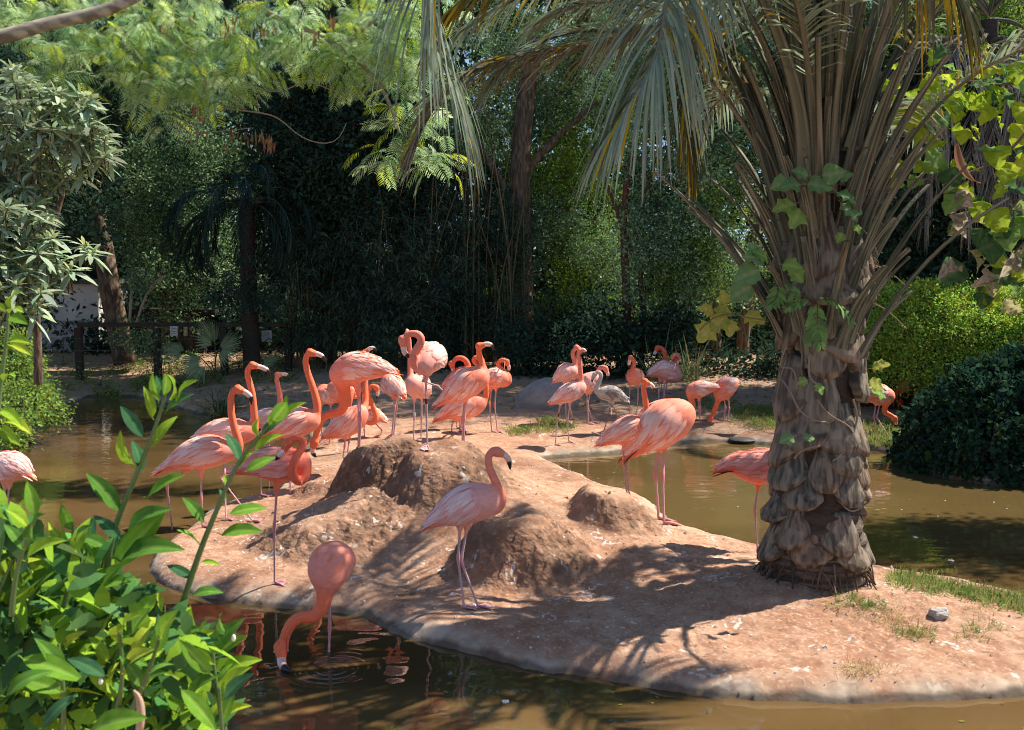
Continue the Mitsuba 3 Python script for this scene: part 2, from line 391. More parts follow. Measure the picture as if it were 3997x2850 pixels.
PINK, CORAL, ORANGE, PALE = np.array([0.87, 0.30, 0.215]), np.array([0.86, 0.19, 0.085]), np.array([0.86, 0.13, 0.02]), np.array([0.94, 0.62, 0.53])
PAL = {'flamingo': dict(body=PINK, neck=CORAL, wing=PALE, streak=CORAL * [1, 1.2, 1.2], tail=ORANGE, leg=(0.56, 0.33, 0.33), joint=(0.66, 0.24, 0.24)),
       'pale': dict(body=(0.87, 0.41, 0.34), neck=(0.86, 0.26, 0.17), wing=(0.92, 0.64, 0.58), streak=(0.84, 0.36, 0.28), tail=(0.84, 0.24, 0.12), leg=(0.56, 0.38, 0.38), joint=(0.62, 0.30, 0.30)),
       'red': dict(body=(0.84, 0.21, 0.13), neck=(0.83, 0.15, 0.075), wing=(0.84, 0.40, 0.33), streak=(0.80, 0.13, 0.07), tail=(0.78, 0.09, 0.03), leg=(0.50, 0.29, 0.30), joint=(0.62, 0.22, 0.22)),
       'grey': dict(body=(0.52, 0.47, 0.43), neck=(0.46, 0.42, 0.40), wing=(0.50, 0.44, 0.40), streak=(0.24, 0.19, 0.17), tail=(0.62, 0.56, 0.52), leg=(0.20, 0.17, 0.17), joint=(0.16, 0.13, 0.13))}

def flamingo(label, body, neck, head, bill, legs, Y=None, look='flamingo', nr=None, black=False, band=None, group=None, neck_base=0, bill_len=None, wings=True, seed=None):
    """body: (u, v, radius[, dY]) from tail to breast; neck: (u, v[, dY]) from the breast up; head: (u, v[, dY]); bill: points (u, v[, dY]);
    legs: each a list of (u, v[, dY]) from hip to foot; the first leg's foot stands where its sight line meets the ground."""
    t = thing('flamingo', label, 'flamingo', group)
    sd = used['flamingo'] * 17 if seed is None else seed
    rng = np.random.default_rng(sd)
    pal = {k: np.array(c) for k, c in PAL[look].items()}
    if Y is None:
        Y = hit(*legs[0][-1][:2])[1]
    ppm = FOCAL / Y * 1.003                                   # photo pixels per metre there
    def at(q, off=0.0):
        return P(q[0], q[1], Y + (q[2] if len(q) > 2 else 0.0) + off)
    B = np.array([P(q[0], q[1], Y + (q[3] if len(q) > 3 else 0.0)) for q in body])
    R = np.array([q[2] for q in body]) / ppm
    rmax = R.max()
    k0 = nr / ppm if nr else 0.20 * rmax
    nb = max(24, len(neck) * 6)
    chain = np.array([at(q) for q in neck] + ([at(head)] if head else []))
    N = spline(chain, nb)
    f = np.linspace(0, 1, nb)
    NR = k0 * (1 + 0.55 * (1 - f) ** 1.6) * (1 + neck_base * (1 - f) ** 4)
    hd = N[-1]
    hr = k0 * 1.50
    prims = []
    bb = spline(np.hstack([B, R[:, None]]), 14)
    bb[:, 3] = np.maximum(bb[:, 3], R.min() * 0.8)
    bodyp = [(bb[i, :3], bb[i + 1, :3], bb[i, 3], bb[i + 1, 3]) for i in range(13)]
    neckp = [(N[i], N[i + 1], NR[i], NR[i + 1]) for i in range(nb - 1)]
    if head:
        bl = np.array([at(q) for q in bill])
        hdir = norm(bl[0] - hd)
        neckp.append((hd - hdir * hr * 0.25, hd + hdir * hr * 0.75, hr, hr * 0.72))
        neckp.append((hd, bl[0], hr * 0.9, hr * 0.50))
    # legs
    tubes, thighs, feet = [], [], []
    lr = max(0.0088, 0.070 * rmax)
    mean = B[np.argmax(R)]
    side = norm(np.cross(B[-1] - B[0], [0, 0, 1.0])) if len(B) > 1 else np.array([1.0, 0, 0])
    for li, lg in enumerate(legs):
        pts = [at(q) for q in lg]
        foot = pts[-1]
        if len(lg[-1]) < 4:
            g = hit(*lg[-1][:2])
            if abs(g[1] - Y) < 1.0:
                foot = g
            zg = ground_z(foot[0], foot[1])
            if foot[2] < zg + 0.01 or abs(g[1] - Y) < 1.0:
                foot = np.array([foot[0], foot[1], zg + 0.008])
            if zg <= 0.001:
                foot = foot + norm(foot - pts[-2]) * 0.2
        pts[-1] = foot
        for q in range(1, len(pts) - 1):                      # spread the change of depth along the leg
            w_ = q / (len(pts) - 1)
            if len(lg[q]) < 3:
                pts[q] = P(lg[q][0], lg[q][1], Y + (foot[1] - Y) * w_)
        hip, knee = pts[0], pts[1]
        up = hip + (mean - hip) * 0.45
        thighs.append((up, hip + (knee - hip) * 0.05, rmax * 0.42, lr * 2.1))
        thighs.append((hip + (knee - hip) * 0.05, hip + (knee - hip) * 0.32, lr * 2.1, lr * 1.15))
        path, rad, cc = [], [], []
        for q in range(len(pts) - 1):
            n_ = 10
            for i in range(n_ + (q == len(pts) - 2)):
                w_ = i / n_
                path.append(pts[q] * (1 - w_) + pts[q + 1] * w_)
                near = min(1 - w_ if q < len(pts) - 2 else 1, w_ if q > 0 else 1)
                j = math.exp(-(near / 0.13) ** 2)
                rad.append(lr * (1.0 - 0.12 * (q > 0)) * (1 + 0.75 * j))
                cc.append(pal['leg'] * (1 - j) + pal['joint'] * j)
        v_, f_ = tube(path, rad, 8)
        c_ = np.repeat(np.array(cc), 8, 0)
        tubes.append((v_, f_, np.vstack([c_, c_[:1], c_[-1:]])))
        if len(lg[-1]) < 4 and ground_z(foot[0], foot[1]) > 0.001:
            d = np.array(B[-1] - B[0]); d[2] = 0; d = norm(d)
            s_ = np.array([-d[1], d[0], 0])
            fl = 0.115 * rmax / 0.14
            web = [foot + [0, 0, 0.006]]
            for a_ in (-0.55, 0.0, 0.55):
                e = foot + (d * math.cos(a_) + s_ * math.sin(a_)) * fl
                e[2] = ground_z(e[0], e[1]) + 0.008
                v_, f_ = tube(spline([foot + [0, 0, lr * 0.6], (foot + e) / 2 + [0, 0, lr * 0.7], e], 5), [lr * 0.9, lr * 0.8, lr * 0.7, lr * 0.55, lr * 0.3], 6)
                tubes.append((v_, f_, np.broadcast_to(pal['joint'] * 0.5 + pal['leg'] * 0.5, (len(v_), 3))))
                web.append(e * 0.85 + foot * 0.15 + [0, 0, 0.004])
            tubes.append((np.array(web), np.array([[0, 1, 2], [0, 2, 3]]), np.broadcast_to(pal['leg'], (4, 3))))
    prims_all = bodyp + neckp + thighs
    ends = np.array([p_ for a_ in prims_all for p_ in (a_[0], a_[1])]); er = np.array([r_ for a_ in prims_all for r_ in (a_[2], a_[3])])
    lo, hi = (ends - er[:, None]).min(0) - 0.03, (ends + er[:, None]).max(0) + 0.03
    h = min(max(k0 * 0.42, 0.008), 0.018)
    dims = np.ceil((hi - lo) / h).astype(int) + 1
    ax = [lo[k] + h * np.arange(dims[k]) for k in range(3)]
    grid = np.stack(np.meshgrid(*ax, indexing='ij'), -1).reshape(-1, 3)
    def d_body(p):
        d = cone_sdf(p, *bodyp[0])
        for a_ in bodyp[1:]:
            d = smin(d, cone_sdf(p, *a_), 0.02)
        for a_ in thighs:
            d = smin(d, cone_sdf(p, *a_), 0.03)
        return d
    def d_neck(p):
        d = cone_sdf(p, *neckp[0])
        for a_ in neckp[1:]:
            d = np.minimum(d, cone_sdf(p, *a_))
        return d
    def d_all(p):
        return smin(d_body(p), d_neck(p), k0 * 1.1)
    far_ = np.full(len(grid), 1.0)
    # coarse reject
    near = np.zeros(len(grid), bool)
    kt = cKDTree(np.vstack([p_[0] * (1 - w_) + p_[1] * w_ for p_ in prims_all for w_ in (0, 0.5, 1)]))
    dd, _ = kt.query(grid, distance_upper_bound=rmax * 1.6)
    near = np.isfinite(dd)
    far_[near] = d_all(grid[near])
    V, Fc = surface_nets(far_.reshape(dims).astype(np.float32), lo, h)
    # smooth a little
    m = trimesh.Trimesh(V, Fc, process=False)
    trimesh.smoothing.filter_taubin(m, lamb=0.5, nu=0.52, iterations=4)
    V = np.array(m.vertices)
    db, dn = d_body(V), d_neck(V)
    w_ = np.clip(0.5 + (db - dn) / (k0 * 2.2), 0, 1)[:, None]
    axis = norm(B[-1] - B[0])
    s_ = (V - B[0]) @ axis
    rad_ = V - B[0] - s_[:, None] * axis
    up_ = norm(np.array([0, 0, 1.0]) - axis * axis[2])
    lat_ = np.cross(axis, up_)
    ang_ = np.arctan2(rad_ @ lat_, rad_ @ up_)
    st = meshkit.fbm(np.stack([s_ * 9, np.cos(ang_) * 5, np.sin(ang_) * 5], 1), 3, sd)[:, None]
    st2 = meshkit.fbm(V * 55, 2, sd + 3)[:, None]
    cb = pal['body'] * (1 - sstep(0.5, 0.75, st)) + pal['streak'] * sstep(0.5, 0.75, st)
    cb = cb * (0.86 + 0.28 * st2)
    fn = np.clip(np.linalg.norm(V[:, None, :1] * 0 + 0, axis=2), 0, 0)
    cn = pal['neck'] * (0.88 + 0.24 * st2)
    C = cb * (1 - w_) + cn * w_
    full = join([(V, Fc, C)] + tubes)
    part(t, 'body', (full[0], full[1]), 'feather', smooth=True, color=np.clip(full[2], 0.01, 0.95))
    # bill
    if head:
        bp = spline(np.vstack([hd + (bl[0] - hd) * 0.55, bl]), 16)
        fr = np.linspace(0, 1, 16)
        br = hr * np.interp(fr, [0, 0.25, 0.55, 0.8, 1], [0.62, 0.60, 0.55, 0.40, 0.10])
        v_, f_ = tube(bp, br, 10)
        c0, c1, c2 = np.array([0.82, 0.70, 0.62]), np.array([0.80, 0.52, 0.42]), np.array([0.015, 0.014, 0.016])
        if look == 'grey':
            c0, c1 = np.array([0.34, 0.31, 0.30]), np.array([0.30, 0.27, 0.26])
        cc = np.where(fr[:, None] < 0.5, c0 + (c1 - c0) * fr[:, None] * 2, np.where(fr[:, None] < 0.64, c1, c2))
        cc = np.repeat(cc, 10, 0); cc = np.vstack([cc, cc[:1], cc[-1:]])
        part(t, 'bill', (v_, f_), 'horn', smooth=True, color=cc)
        if Y < 11.5:
            sdv = norm(np.cross(hdir, [0, 0.0, 1.0]) if abs(hdir[2]) < 0.9 else np.cross(hdir, [0, 1.0, 0]))
            for sg in (1, -1):
                e = trimesh.creation.icosphere(1, hr * 0.20)
                part(t, 'eye', (e.vertices + hd + hdir * hr * 0.45 + sdv * sg * hr * 0.80 + np.array([0, 0, hr * 0.25]), e.faces), 'horn', smooth=True,
                     color=np.broadcast_to([0.55, 0.42, 0.10], (len(e.vertices), 3)))
    # wings: overlapping feathers laid on the flanks
    if wings:
        A_ = bb[:, :3]; Rr = bb[:, 3]
        tt = np.linspace(0, 1, 14)
        def base_at(s):
            s = np.clip(s, 0.0, 1.0)
            return np.stack([np.interp(s, tt, A_[:, k]) for k in range(3)], -1), np.interp(s, tt, Rr)
        def project(p):
            for _ in range(3):
                d = d_body(p)
                g = np.stack([d_body(p + np.eye(3)[k] * 0.004) - d_body(p - np.eye(3)[k] * 0.004) for k in range(3)], 1)
                g = norm(g)
                p = p - d[:, None] * g
            return p, g
        Ltot = np.linalg.norm(np.diff(A_, axis=0), axis=1).sum()
        latv = norm(np.cross(axis, [0, 0, 1.0])); upv = np.cross(latv, axis)
        for sg in (1, -1):
            rows, cols = (10, 8) if Y < 13 else (6, 5)
            s0, f0 = np.meshgrid(np.linspace(0.34, 0.92, rows), np.linspace(0.12, 1.85, cols), indexing='ij')
            s0 = (s0 + (np.arange(cols) % 2)[None] * 0.035 + rng.normal(size=s0.shape) * 0.012).ravel(); f0 = (f0 + rng.normal(size=f0.shape) * 0.06).ravel()
            order = np.argsort(s0)
            s0, f0 = s0[order], f0[order]
            n_ = len(s0)
            Lf = (0.36 - 0.10 * np.clip(s0 - 0.3, 0, 1)) * rng.uniform(0.85, 1.15, n_)
            Wf = rmax * 0.30 * rng.uniform(0.8, 1.15, n_) * (rows == 10 or 1.5)
            sta = []
            for k in range(5):
                q = k / 4
                s = s0 - q * Lf; ph = f0 + q * 0.30
                c, r = base_at(s)
                dirv = np.cos(ph)[:, None] * upv + sg * np.sin(ph)[:, None] * latv
                p, g = project(c + dirv * (r + 0.02)[:, None])
                over = np.minimum(s, 0)[:, None] * axis * Ltot
                lift = rmax * (0.020 + 0.11 * q) * (0.7 + 0.6 * s0)
                p = p + g * lift[:, None] + over
                tv = -np.sin(ph)[:, None] * upv + sg * np.cos(ph)[:, None] * latv
                tv = norm(tv - g * np.sum(tv * g, 1, keepdims=True))
                wk = [0.55, 0.95, 1.0, 0.78, 0.16][k]
                sta.append(np.stack([p - tv * (Wf * wk / 2)[:, None] - g * rmax * 0.02, p + g * rmax * 0.012, p + tv * (Wf * wk / 2)[:, None] - g * rmax * 0.02], 1))
            Vw = np.stack(sta, 1).reshape(n_, 15, 3)
            fq = []
            for k in range(4):
                for j in range(2):
                    a_ = k * 3 + j
                    fq += [[a_, a_ + 1, a_ + 4], [a_, a_ + 4, a_ + 3]]
            Fw = (np.arange(n_)[:, None, None] * 15 + np.array(fq)[None]).reshape(-1, 3)
            low = sstep(0.95, 1.5, f0) * sstep(0.85, 0.45, s0)
            mixr = np.where(rng.random(n_) < 0.36, rng.uniform(0.6, 1.0, n_), rng.uniform(0.0, 0.25, n_))[:, None]
            cw = pal['wing'] * (1 - mixr) + pal['streak'] * mixr
            cw = np.where((rng.random(n_) < 0.2)[:, None], np.minimum(pal['wing'] * [1.0, 1.18, 1.2], 0.93), cw)
            cw = cw * (1 - low[:, None]) + pal['tail'] * low[:, None]
            shade = np.tile(np.repeat([0.0, 0.25, 0.5, 0.75, 1.0], 3), (n_, 1))[..., None]
            root = pal['body'] * 0.55 + pal['streak'] * 0.45
            edge = np.tile(np.array([1.0, 0, 1.0] * 5), (n_, 1))[..., None]
            Cw = root * (1 - np.sqrt(shade)) + cw[:, None] * np.sqrt(shade)
            Cw = Cw * (1 - 0.5 * edge * shade) + pal['wing'] * 0.5 * edge * shade
            if look == 'grey':
                dk = (rng.random(n_) < 0.35)[:, None, None]
                Cw = np.where(dk, pal['streak'] * 1.0, Cw)
            part(t, 'wing', (Vw.reshape(-1, 3), Fw), 'feather', smooth=True, color=np.clip(Cw.reshape(-1, 3), 0.01, 0.93))
        # long flight feathers and tail past the rump
        c0, r0 = base_at(np.array([0.42]))
        tipd = norm(A_[0] - A_[3])
        fe = []
        for k in range(9):
            a_ = (k - 4) / 4
            root = c0[0] + latv * a_ * r0[0] * 0.75 - upv * r0[0] * 0.15
            tip = A_[0] + tipd * rmax * rng.uniform(0.1, 0.55) + latv * a_ * rmax * 0.35 - upv * rmax * rng.uniform(-0.05, 0.25)
            pth = spline([root, (root + tip) / 2 + upv * rmax * 0.08, tip], 6)
            wv = norm(np.cross(tip - root, upv))
            ww = rmax * 0.17 * np.array([0.7, 1, 1, 0.95, 0.7, 0.12])
            v_ = np.stack([pth - wv * ww[:, None], pth + upv * rmax * 0.02, pth + wv * ww[:, None]], 1).reshape(-1, 3)
            f_ = []
            for q in range(5):
                for j in range(2):
                    b_ = q * 3 + j
                    f_ += [[b_, b_ + 1, b_ + 4], [b_, b_ + 4, b_ + 3]]
            cc = pal['tail'] * rng.uniform(0.8, 1.1)
            if (black and k in (0, 1, 7, 8)):
                cc = np.array([0.02, 0.018, 0.018])
            elif k in (0, 8) and look != 'grey':
                cc = pal['wing']
            fe.append((v_, np.array(f_), np.broadcast_to(cc, (18, 3))))
        fm = join(fe)
        part(t, 'tail', (fm[0], fm[1]), 'feather', smooth=True, color=np.clip(fm[2], 0.01, 0.93))
    if band:
        p0, c_ = at(band[:2]), band[2]
        lg = legs[band[3] if len(band) > 3 else 0]
        q0, q1 = at(lg[0]), at(lg[1])
        dv = norm(q1 - q0)
        v_, f_ = tube([p0 - dv * 0.025, p0 - dv * 0.0245, p0 + dv * 0.0245, p0 + dv * 0.025], [lr * 1.0, lr * 1.5, lr * 1.5, lr * 1.0], 10)
        part(t, 'leg_band', (v_, f_), 'painted', smooth=40)
        scene[[k for k in scene if k.startswith(t + '__leg_band')][-1]] = ply((v_, f_), 'painted', smooth=True, color=np.broadcast_to(c_, (len(v_), 3)))
    return t

YEL, WHI, RED = (0.75, 0.60, 0.05), (0.8, 0.8, 0.8), (0.25, 0.02, 0.02)
# ---- on the near shore
flamingo('pink flamingo standing upright on the near shore before the mud mound, its bill pointing right', [(1660, 2055, 8), (1715, 2022, 32), (1775, 1990, 60), (1838, 1964, 76), (1888, 1952, 64)],
         [(1895, 1985), (1930, 1990), (1955, 1966), (1955, 1928), (1924, 1860), (1906, 1805), (1911, 1775), (1930, 1758)], (1946, 1766), [(1967, 1774), (1985, 1796), (1991, 1834)],
         [[(1797, 2045), (1788, 2182), (1812, 2378)], [(1825, 2045, 0.05), (1800, 2190), (1866, 2372)]], look='pale', nr=14.5, seed=5)
flamingo('flamingo wading at the near shore with its bill dipped into the rippled water', [(1380, 2192, 10, .30), (1340, 2190, 50, .20), (1302, 2192, 80, .06), (1283, 2222, 80, -.05), (1277, 2262, 54, -.12)],
         [(1275, 2275, -.12), (1262, 2350, -.16), (1228, 2403, -.18), (1170, 2412, -.2), (1125, 2455, -.2), (1107, 2505, -.2)], (1097, 2535, -.22), [(1099, 2572, -.25), (1106, 2602, -.32), (1138, 2622, -.40)],
         [[(1287, 2300), (1287, 2445), (1284, 2545)]], look='flamingo', nr=20, neck_base=0.2, seed=9, wings=False)
flamingo('coral red flamingo preening on one leg with its neck looped into a ring', [(893, 1845, 6), (955, 1826, 28), (1020, 1810, 52), (1085, 1814, 66), (1140, 1812, 60), (1170, 1810, 46)],
         [(1172, 1800, 0), (1196, 1838, -.06), (1170, 1878, -.13), (1143, 1850, -.17), (1146, 1808, -.18), (1163, 1772, -.16), (1183, 1738, -.13), (1177, 1714, -.13), (1152, 1712, -.14)], (1122, 1733, -.15), [(1098, 1768, -.16), (1086, 1783, -.16), (1075, 1797, -.16)],
         [[(1082, 1895), (1070, 2062), (1072, 2280)]], look='red', nr=14, seed=4)
# ---- the group in the water on the left
flamingo('flamingo striding through the shallow water at the left, its hind leg trailing', [(614, 1841, 6), (665, 1815, 20), (725, 1786, 45), (790, 1768, 62), (850, 1762, 55), (897, 1765, 32)],
         [(905, 1770), (926, 1760), (933, 1735), (917, 1677), (904, 1620), (901, 1577), (904, 1542), (917, 1522)], (933, 1521), [(955, 1530), (976, 1547), (981, 1580)],
         [[(785, 1840), (785, 1950), (790, 2058)], [(740, 1830, .1), (650, 1886, .1), (672, 2066)]], nr=12.5, seed=7)
flamingo('flamingo on the left waterline, half hidden behind the striding one', [(760, 1712, 8), (810, 1690, 28), (870, 1685, 48), (930, 1688, 48), (972, 1685, 34)],
         [(978, 1690), (992, 1670), (991, 1602), (985, 1540), (973, 1490), (966, 1457), (972, 1435)], (990, 1427), [(1010, 1431), (1043, 1445), (1054, 1471)],
         [[(880, 1735), (877, 1850), (882, 2034)], [(905, 1730, .06), (862, 1868, .06), (988, 2038)]], Y=10.5, nr=11, seed=8)
flamingo('tallest flamingo of the left group, coral neck stretched up in an S', [(1020, 1700, 8), (1070, 1676, 30), (1130, 1656, 52), (1185, 1645, 52), (1218, 1640, 34)],
         [(1215, 1640), (1232, 1618), (1238, 1585), (1233, 1555), (1222, 1515), (1205, 1467), (1195, 1430), (1194, 1400), (1203, 1382)], (1215, 1377), [(1232, 1380), (1257, 1390), (1273, 1416)],
         [[(1120, 1705), (1133, 1805), (1133, 1925)], [(1092, 1705, .06), (1017, 1756, .06), (1020, 1937)]], nr=11.5, seed=11)
flamingo('flamingo deep in the left group, only pale back and slim neck showing between others', [(985, 1660, 10), (1020, 1640, 32), (1060, 1635, 38), (1092, 1625, 26)],
         [(1093, 1610), (1094, 1570), (1091, 1535), (1084, 1502), (1080, 1478)], (1087, 1463), [(1104, 1460), (1122, 1465), (1130, 1478)],
         [[(1050, 1670), (1052, 1790), (1050, 1900)]], Y=12.3, nr=8.5, look='pale', seed=12)
flamingo('flamingo cut off by the left edge, its rump towards the pond', [(121, 1853, 6), (92, 1835, 25), (55, 1825, 52), (10, 1825, 58), (-45, 1825, 50)],
         [(-60, 1815), (-85, 1780), (-90, 1700), (-75, 1620), (-70, 1580)], (-60, 1570), [(-40, 1580), (-25, 1600), (-22, 1625)],
         [[(37, 1890), (29, 1962), (4, 2080)], [(20, 1890, .08), (12, 1990, .08), (-25, 2100)]], look='pale', nr=12, seed=13)
# ---- on and behind the mounds
flamingo('large flamingo behind the mud mound bending its neck down to the left', [(1545, 1458, 8), (1492, 1442, 30), (1430, 1434, 50), (1370, 1437, 57), (1332, 1460, 48)],
         [(1335, 1490), (1343, 1543), (1342, 1580), (1325, 1608), (1285, 1618), (1255, 1640), (1238, 1680), (1232, 1710)], (1226, 1730), [(1222, 1750), (1222, 1768), (1235, 1785)],
         [[(1402, 1515), (1409, 1632), (1402, 1795)], [(1395, 1515, .05), (1402, 1640), (1396, 1790)]], Y=11.8, nr=13, neck_base=0.5, seed=14)
flamingo('flamingo standing low beside the rough mound, its head showing above the large bending bird', [(1262, 1705, 8), (1300, 1686, 26), (1345, 1662, 46), (1385, 1632, 46), (1405, 1612, 32)],
         [(1410, 1610, .1), (1425, 1580, .25), (1426, 1540, .3), (1425, 1480, .35), (1421, 1430, .35), (1419, 1395, .35)], (1426, 1376, .35), [(1443, 1361, .35), (1458, 1359, .35), (1471, 1371, .35)],
         [[(1347, 1705), (1345, 1745), (1339, 1782)], [(1368, 1690, .05), (1362, 1725), (1357, 1762)]], Y=12.4, nr=10, seed=15)
flamingo('flamingo with an S folded neck and orange tail pointing right, below the large bird', [(1510, 1646, 5), (1482, 1629, 16), (1455, 1621, 29), (1428, 1622, 33)],
         [(1425, 1638, -.05), (1450, 1650, -.1), (1467, 1637, -.1), (1462, 1605, -.1), (1447, 1565, -.1), (1437, 1540, -.1), (1442, 1516, -.1), (1456, 1506, -.1)], (1470, 1516, -.1), [(1474, 1532, -.1), (1473, 1546, -.1), (1468, 1559, -.1)],
         [[(1458, 1645), (1491, 1680), (1485, 1702)], [(1422, 1650), (1421, 1680), (1423, 1708)]], nr=8, seed=16)
flamingo('flamingo with its head tucked away, on the sand left of the big bending bird', [(1326, 1563, 8), (1300, 1550, 22), (1276, 1541, 34), (1256, 1538, 30)],
         [(1252, 1525), (1256, 1512), (1268, 1508), (1280, 1512, .03)], None, None, [[(1290, 1572), (1292, 1625), (1286, 1735)], [(1256, 1572, .05), (1254, 1625, .05), (1256, 1722)]], nr=8, seed=17)
flamingo('flamingo mostly hidden behind the legs of the large bending bird, feeding', [(1393, 1546, 10), (1360, 1525, 30), (1318, 1515, 32), (1300, 1520, 26)],
         [(1370, 1525, -.1), (1367, 1560, -.15), (1360, 1600, -.15)], (1357, 1628, -.15), [(1355, 1645, -.15), (1352, 1658, -.15), (1345, 1664, -.15)], [[(1350, 1550), (1350, 1620), (1348, 1700)], [(1325, 1548), (1325, 1620), (1322, 1703)]], Y=14.6, nr=8, seed=18)
flamingo('headless looking preening flamingo standing on close set legs between the two mound birds', [(1574, 1546, 6, -.1), (1560, 1530, 18, -.05), (1537, 1510, 37), (1520, 1494, 34, .1)],
         [(1512, 1490, .15), (1505, 1500, .2), (1510, 1520, .22)], None, None, [[(1535, 1542), (1540, 1590), (1530, 1702)], [(1545, 1540), (1547, 1592), (1537, 1698)]], nr=8, seed=19)
flamingo('pale flamingo balancing on one leg on top of the mound, other foot lifted', [(1708, 1412, 24, .32), (1692, 1398, 48, .16), (1672, 1398, 57, 0), (1656, 1415, 46, -.10), (1650, 1428, 34, -.14)],
         [(1645, 1440, -.14), (1616, 1418, -.2), (1618, 1380, -.22), (1638, 1348, -.22), (1644, 1325, -.22), (1633, 1307, -.22), (1612, 1302, -.22), (1591, 1308, -.22)], (1573, 1332, -.22), [(1575, 1355, -.22), (1583, 1382, -.22), (1612, 1395, -.22)],
         [[(1662, 1470), (1664, 1582), (1668, 1743)], [(1676, 1455, -.1), (1650, 1487, -.15), (1710, 1508, -.15), (1727, 1524, -.15, 1)]], look='pale', nr=13, band=(1664, 1567, RED), seed=20)
flamingo('flamingo facing the viewer with straight neck, just behind the one legged mound bird', [(1662, 1540, 14, .3), (1642, 1512, 38, .12), (1624, 1507, 43, 0), (1610, 1498, 32, -.08)],
         [(1605, 1490, -.08), (1603, 1470, -.06), (1601, 1430), (1600, 1380), (1597, 1335), (1594, 1308)], (1591, 1300), [(1590, 1294, .03), (1588, 1289, .06), (1586, 1286, .09)],
         [[(1617, 1550), (1617, 1630), (1614, 1722)], [(1646, 1545), (1645, 1635), (1643, 1720)]], Y=14.2, nr=8.5, look='pale', band=(1618, 1615, WHI), seed=21)
flamingo('large flamingo right of the mound top with sloping body and raised head', [(1704, 1581, 6), (1740, 1556, 20), (1785, 1526, 43), (1835, 1490, 56), (1868, 1474, 44)],
         [(1878, 1470), (1888, 1450), (1881, 1425), (1873, 1395), (1869, 1370)], (1874, 1351), [(1899, 1343), (1917, 1347), (1928, 1367)],
         [[(1820, 1548), (1811, 1635), (1812, 1742)], [(1815, 1548, .05), (1806, 1640), (1804, 1738)]], Y=12.9, nr=11, seed=22)
flamingo('flamingo crouched low under the raised bird right of the mound, tail pointing left', [(1696, 1640, 6), (1740, 1616, 22), (1790, 1593, 41), (1840, 1580, 47), (1870, 1572, 31)],
         [(1875, 1575), (1893, 1555), (1898, 1525), (1893, 1490), (1880, 1455), (1866, 1425), (1851, 1410), (1853, 1398), (1866, 1397)], (1880, 1410), [(1886, 1420), (1888, 1430), (1886, 1440)],
         [[(1775, 1635), (1764, 1662), (1762, 1690)], [(1794, 1635), (1795, 1660), (1795, 1686)]], Y=14.6, nr=9, seed=23)
flamingo('orange flamingo whose hooped neck shows behind the raised bird right of the mound', [(1728, 1515, 8), (1765, 1492, 25), (1805, 1470, 35), (1835, 1466, 30)],
         [(1822, 1462), (1827, 1435), (1819, 1410), (1797, 1397), (1777, 1404)], (1764, 1424), [(1768, 1442), (1773, 1456), (1783, 1468)], [[(1800, 1500), (1800, 1590), (1800, 1672)], [(1785, 1500), (1784, 1590), (1783, 1675)]], Y=15.4, look='red', nr=9, seed=24)
flamingo('orange flamingo with its neck curled into a loop, left of the grey boulder', [(1890, 1491, 14), (1915, 1478, 32), (1945, 1475, 37), (1966, 1482, 25)],
         [(1965, 1498), (1984, 1494), (1987, 1475), (1973, 1453), (1956, 1440), (1945, 1424), (1951, 1410), (1965, 1405)], (1979, 1415), [(1986, 1432), (1984, 1445), (1972, 1453)],
         [[(1918, 1512), (1912, 1582), (1919, 1687)], [(1937, 1512), (1931, 1582), (1941, 1686)]], nr=8, band=(1912, 1570, YEL), seed=25)
# ---- the middle group behind the right pond
flamingo('pale flamingo walking left of the middle group with a straight raised neck', [(2149, 1573, 6), (2180, 1556, 20), (2215, 1536, 34), (2250, 1521, 33), (2266, 1510, 22)],
         [(2264, 1508), (2267, 1482), (2265, 1445), (2261, 1407), (2258, 1382)], (2266, 1369), [(2276, 1365), (2285, 1372), (2287, 1385)],
         [[(2190, 1568), (2176, 1632), (2167, 1740)], [(2226, 1565), (2216, 1642), (2220, 1729)]], look='pale', nr=8, band=(2179, 1620, RED), seed=26)
flamingo('pink flamingo in front of the grey boulder, its neck curved behind its neighbour', [(2161, 1488, 6), (2185, 1470, 20), (2212, 1452, 33), (2236, 1455, 28)],
         [(2245, 1470), (2256, 1455), (2250, 1430), (2241, 1402), (2236, 1382), (2241, 1366)], (2253, 1358), [(2263, 1362), (2270, 1372), (2271, 1385)],
         [[(2202, 1485), (2208, 1570), (2210, 1652)], [(2220, 1485), (2222, 1580), (2236, 1640)]], look='pale', nr=8, seed=27)
flamingo('white and pink flamingo behind the grey young one with its bill drooping over it', [(2270, 1526, 8), (2288, 1506, 24), (2305, 1490, 35), (2320, 1482, 29)],
         [(2325, 1480), (2332, 1462), (2337, 1445), (2346, 1434), (2356, 1433)], (2364, 1441), [(2371, 1455), (2372, 1467), (2368, 1478)],
         [[(2290, 1530), (2293, 1572), (2297, 1657)], [(2305, 1528), (2293, 1582), (2316, 1652)]], look='pale', nr=8, seed=28)
flamingo('grey juvenile flamingo among the pink ones', [(2447, 1562, 6), (2415, 1546, 20), (2385, 1536, 29), (2355, 1536, 24)],
         [(2340, 1537), (2328, 1527), (2330, 1510), (2337, 1492), (2346, 1470), (2344, 1458), (2335, 1453), (2326, 1456)], (2320, 1464), [(2315, 1475), (2312, 1483), (2312, 1493)],
         [[(2382, 1578), (2375, 1625), (2355, 1690)], [(2392, 1578), (2410, 1625), (2416, 1648)]], look='grey', nr=7, seed=29)
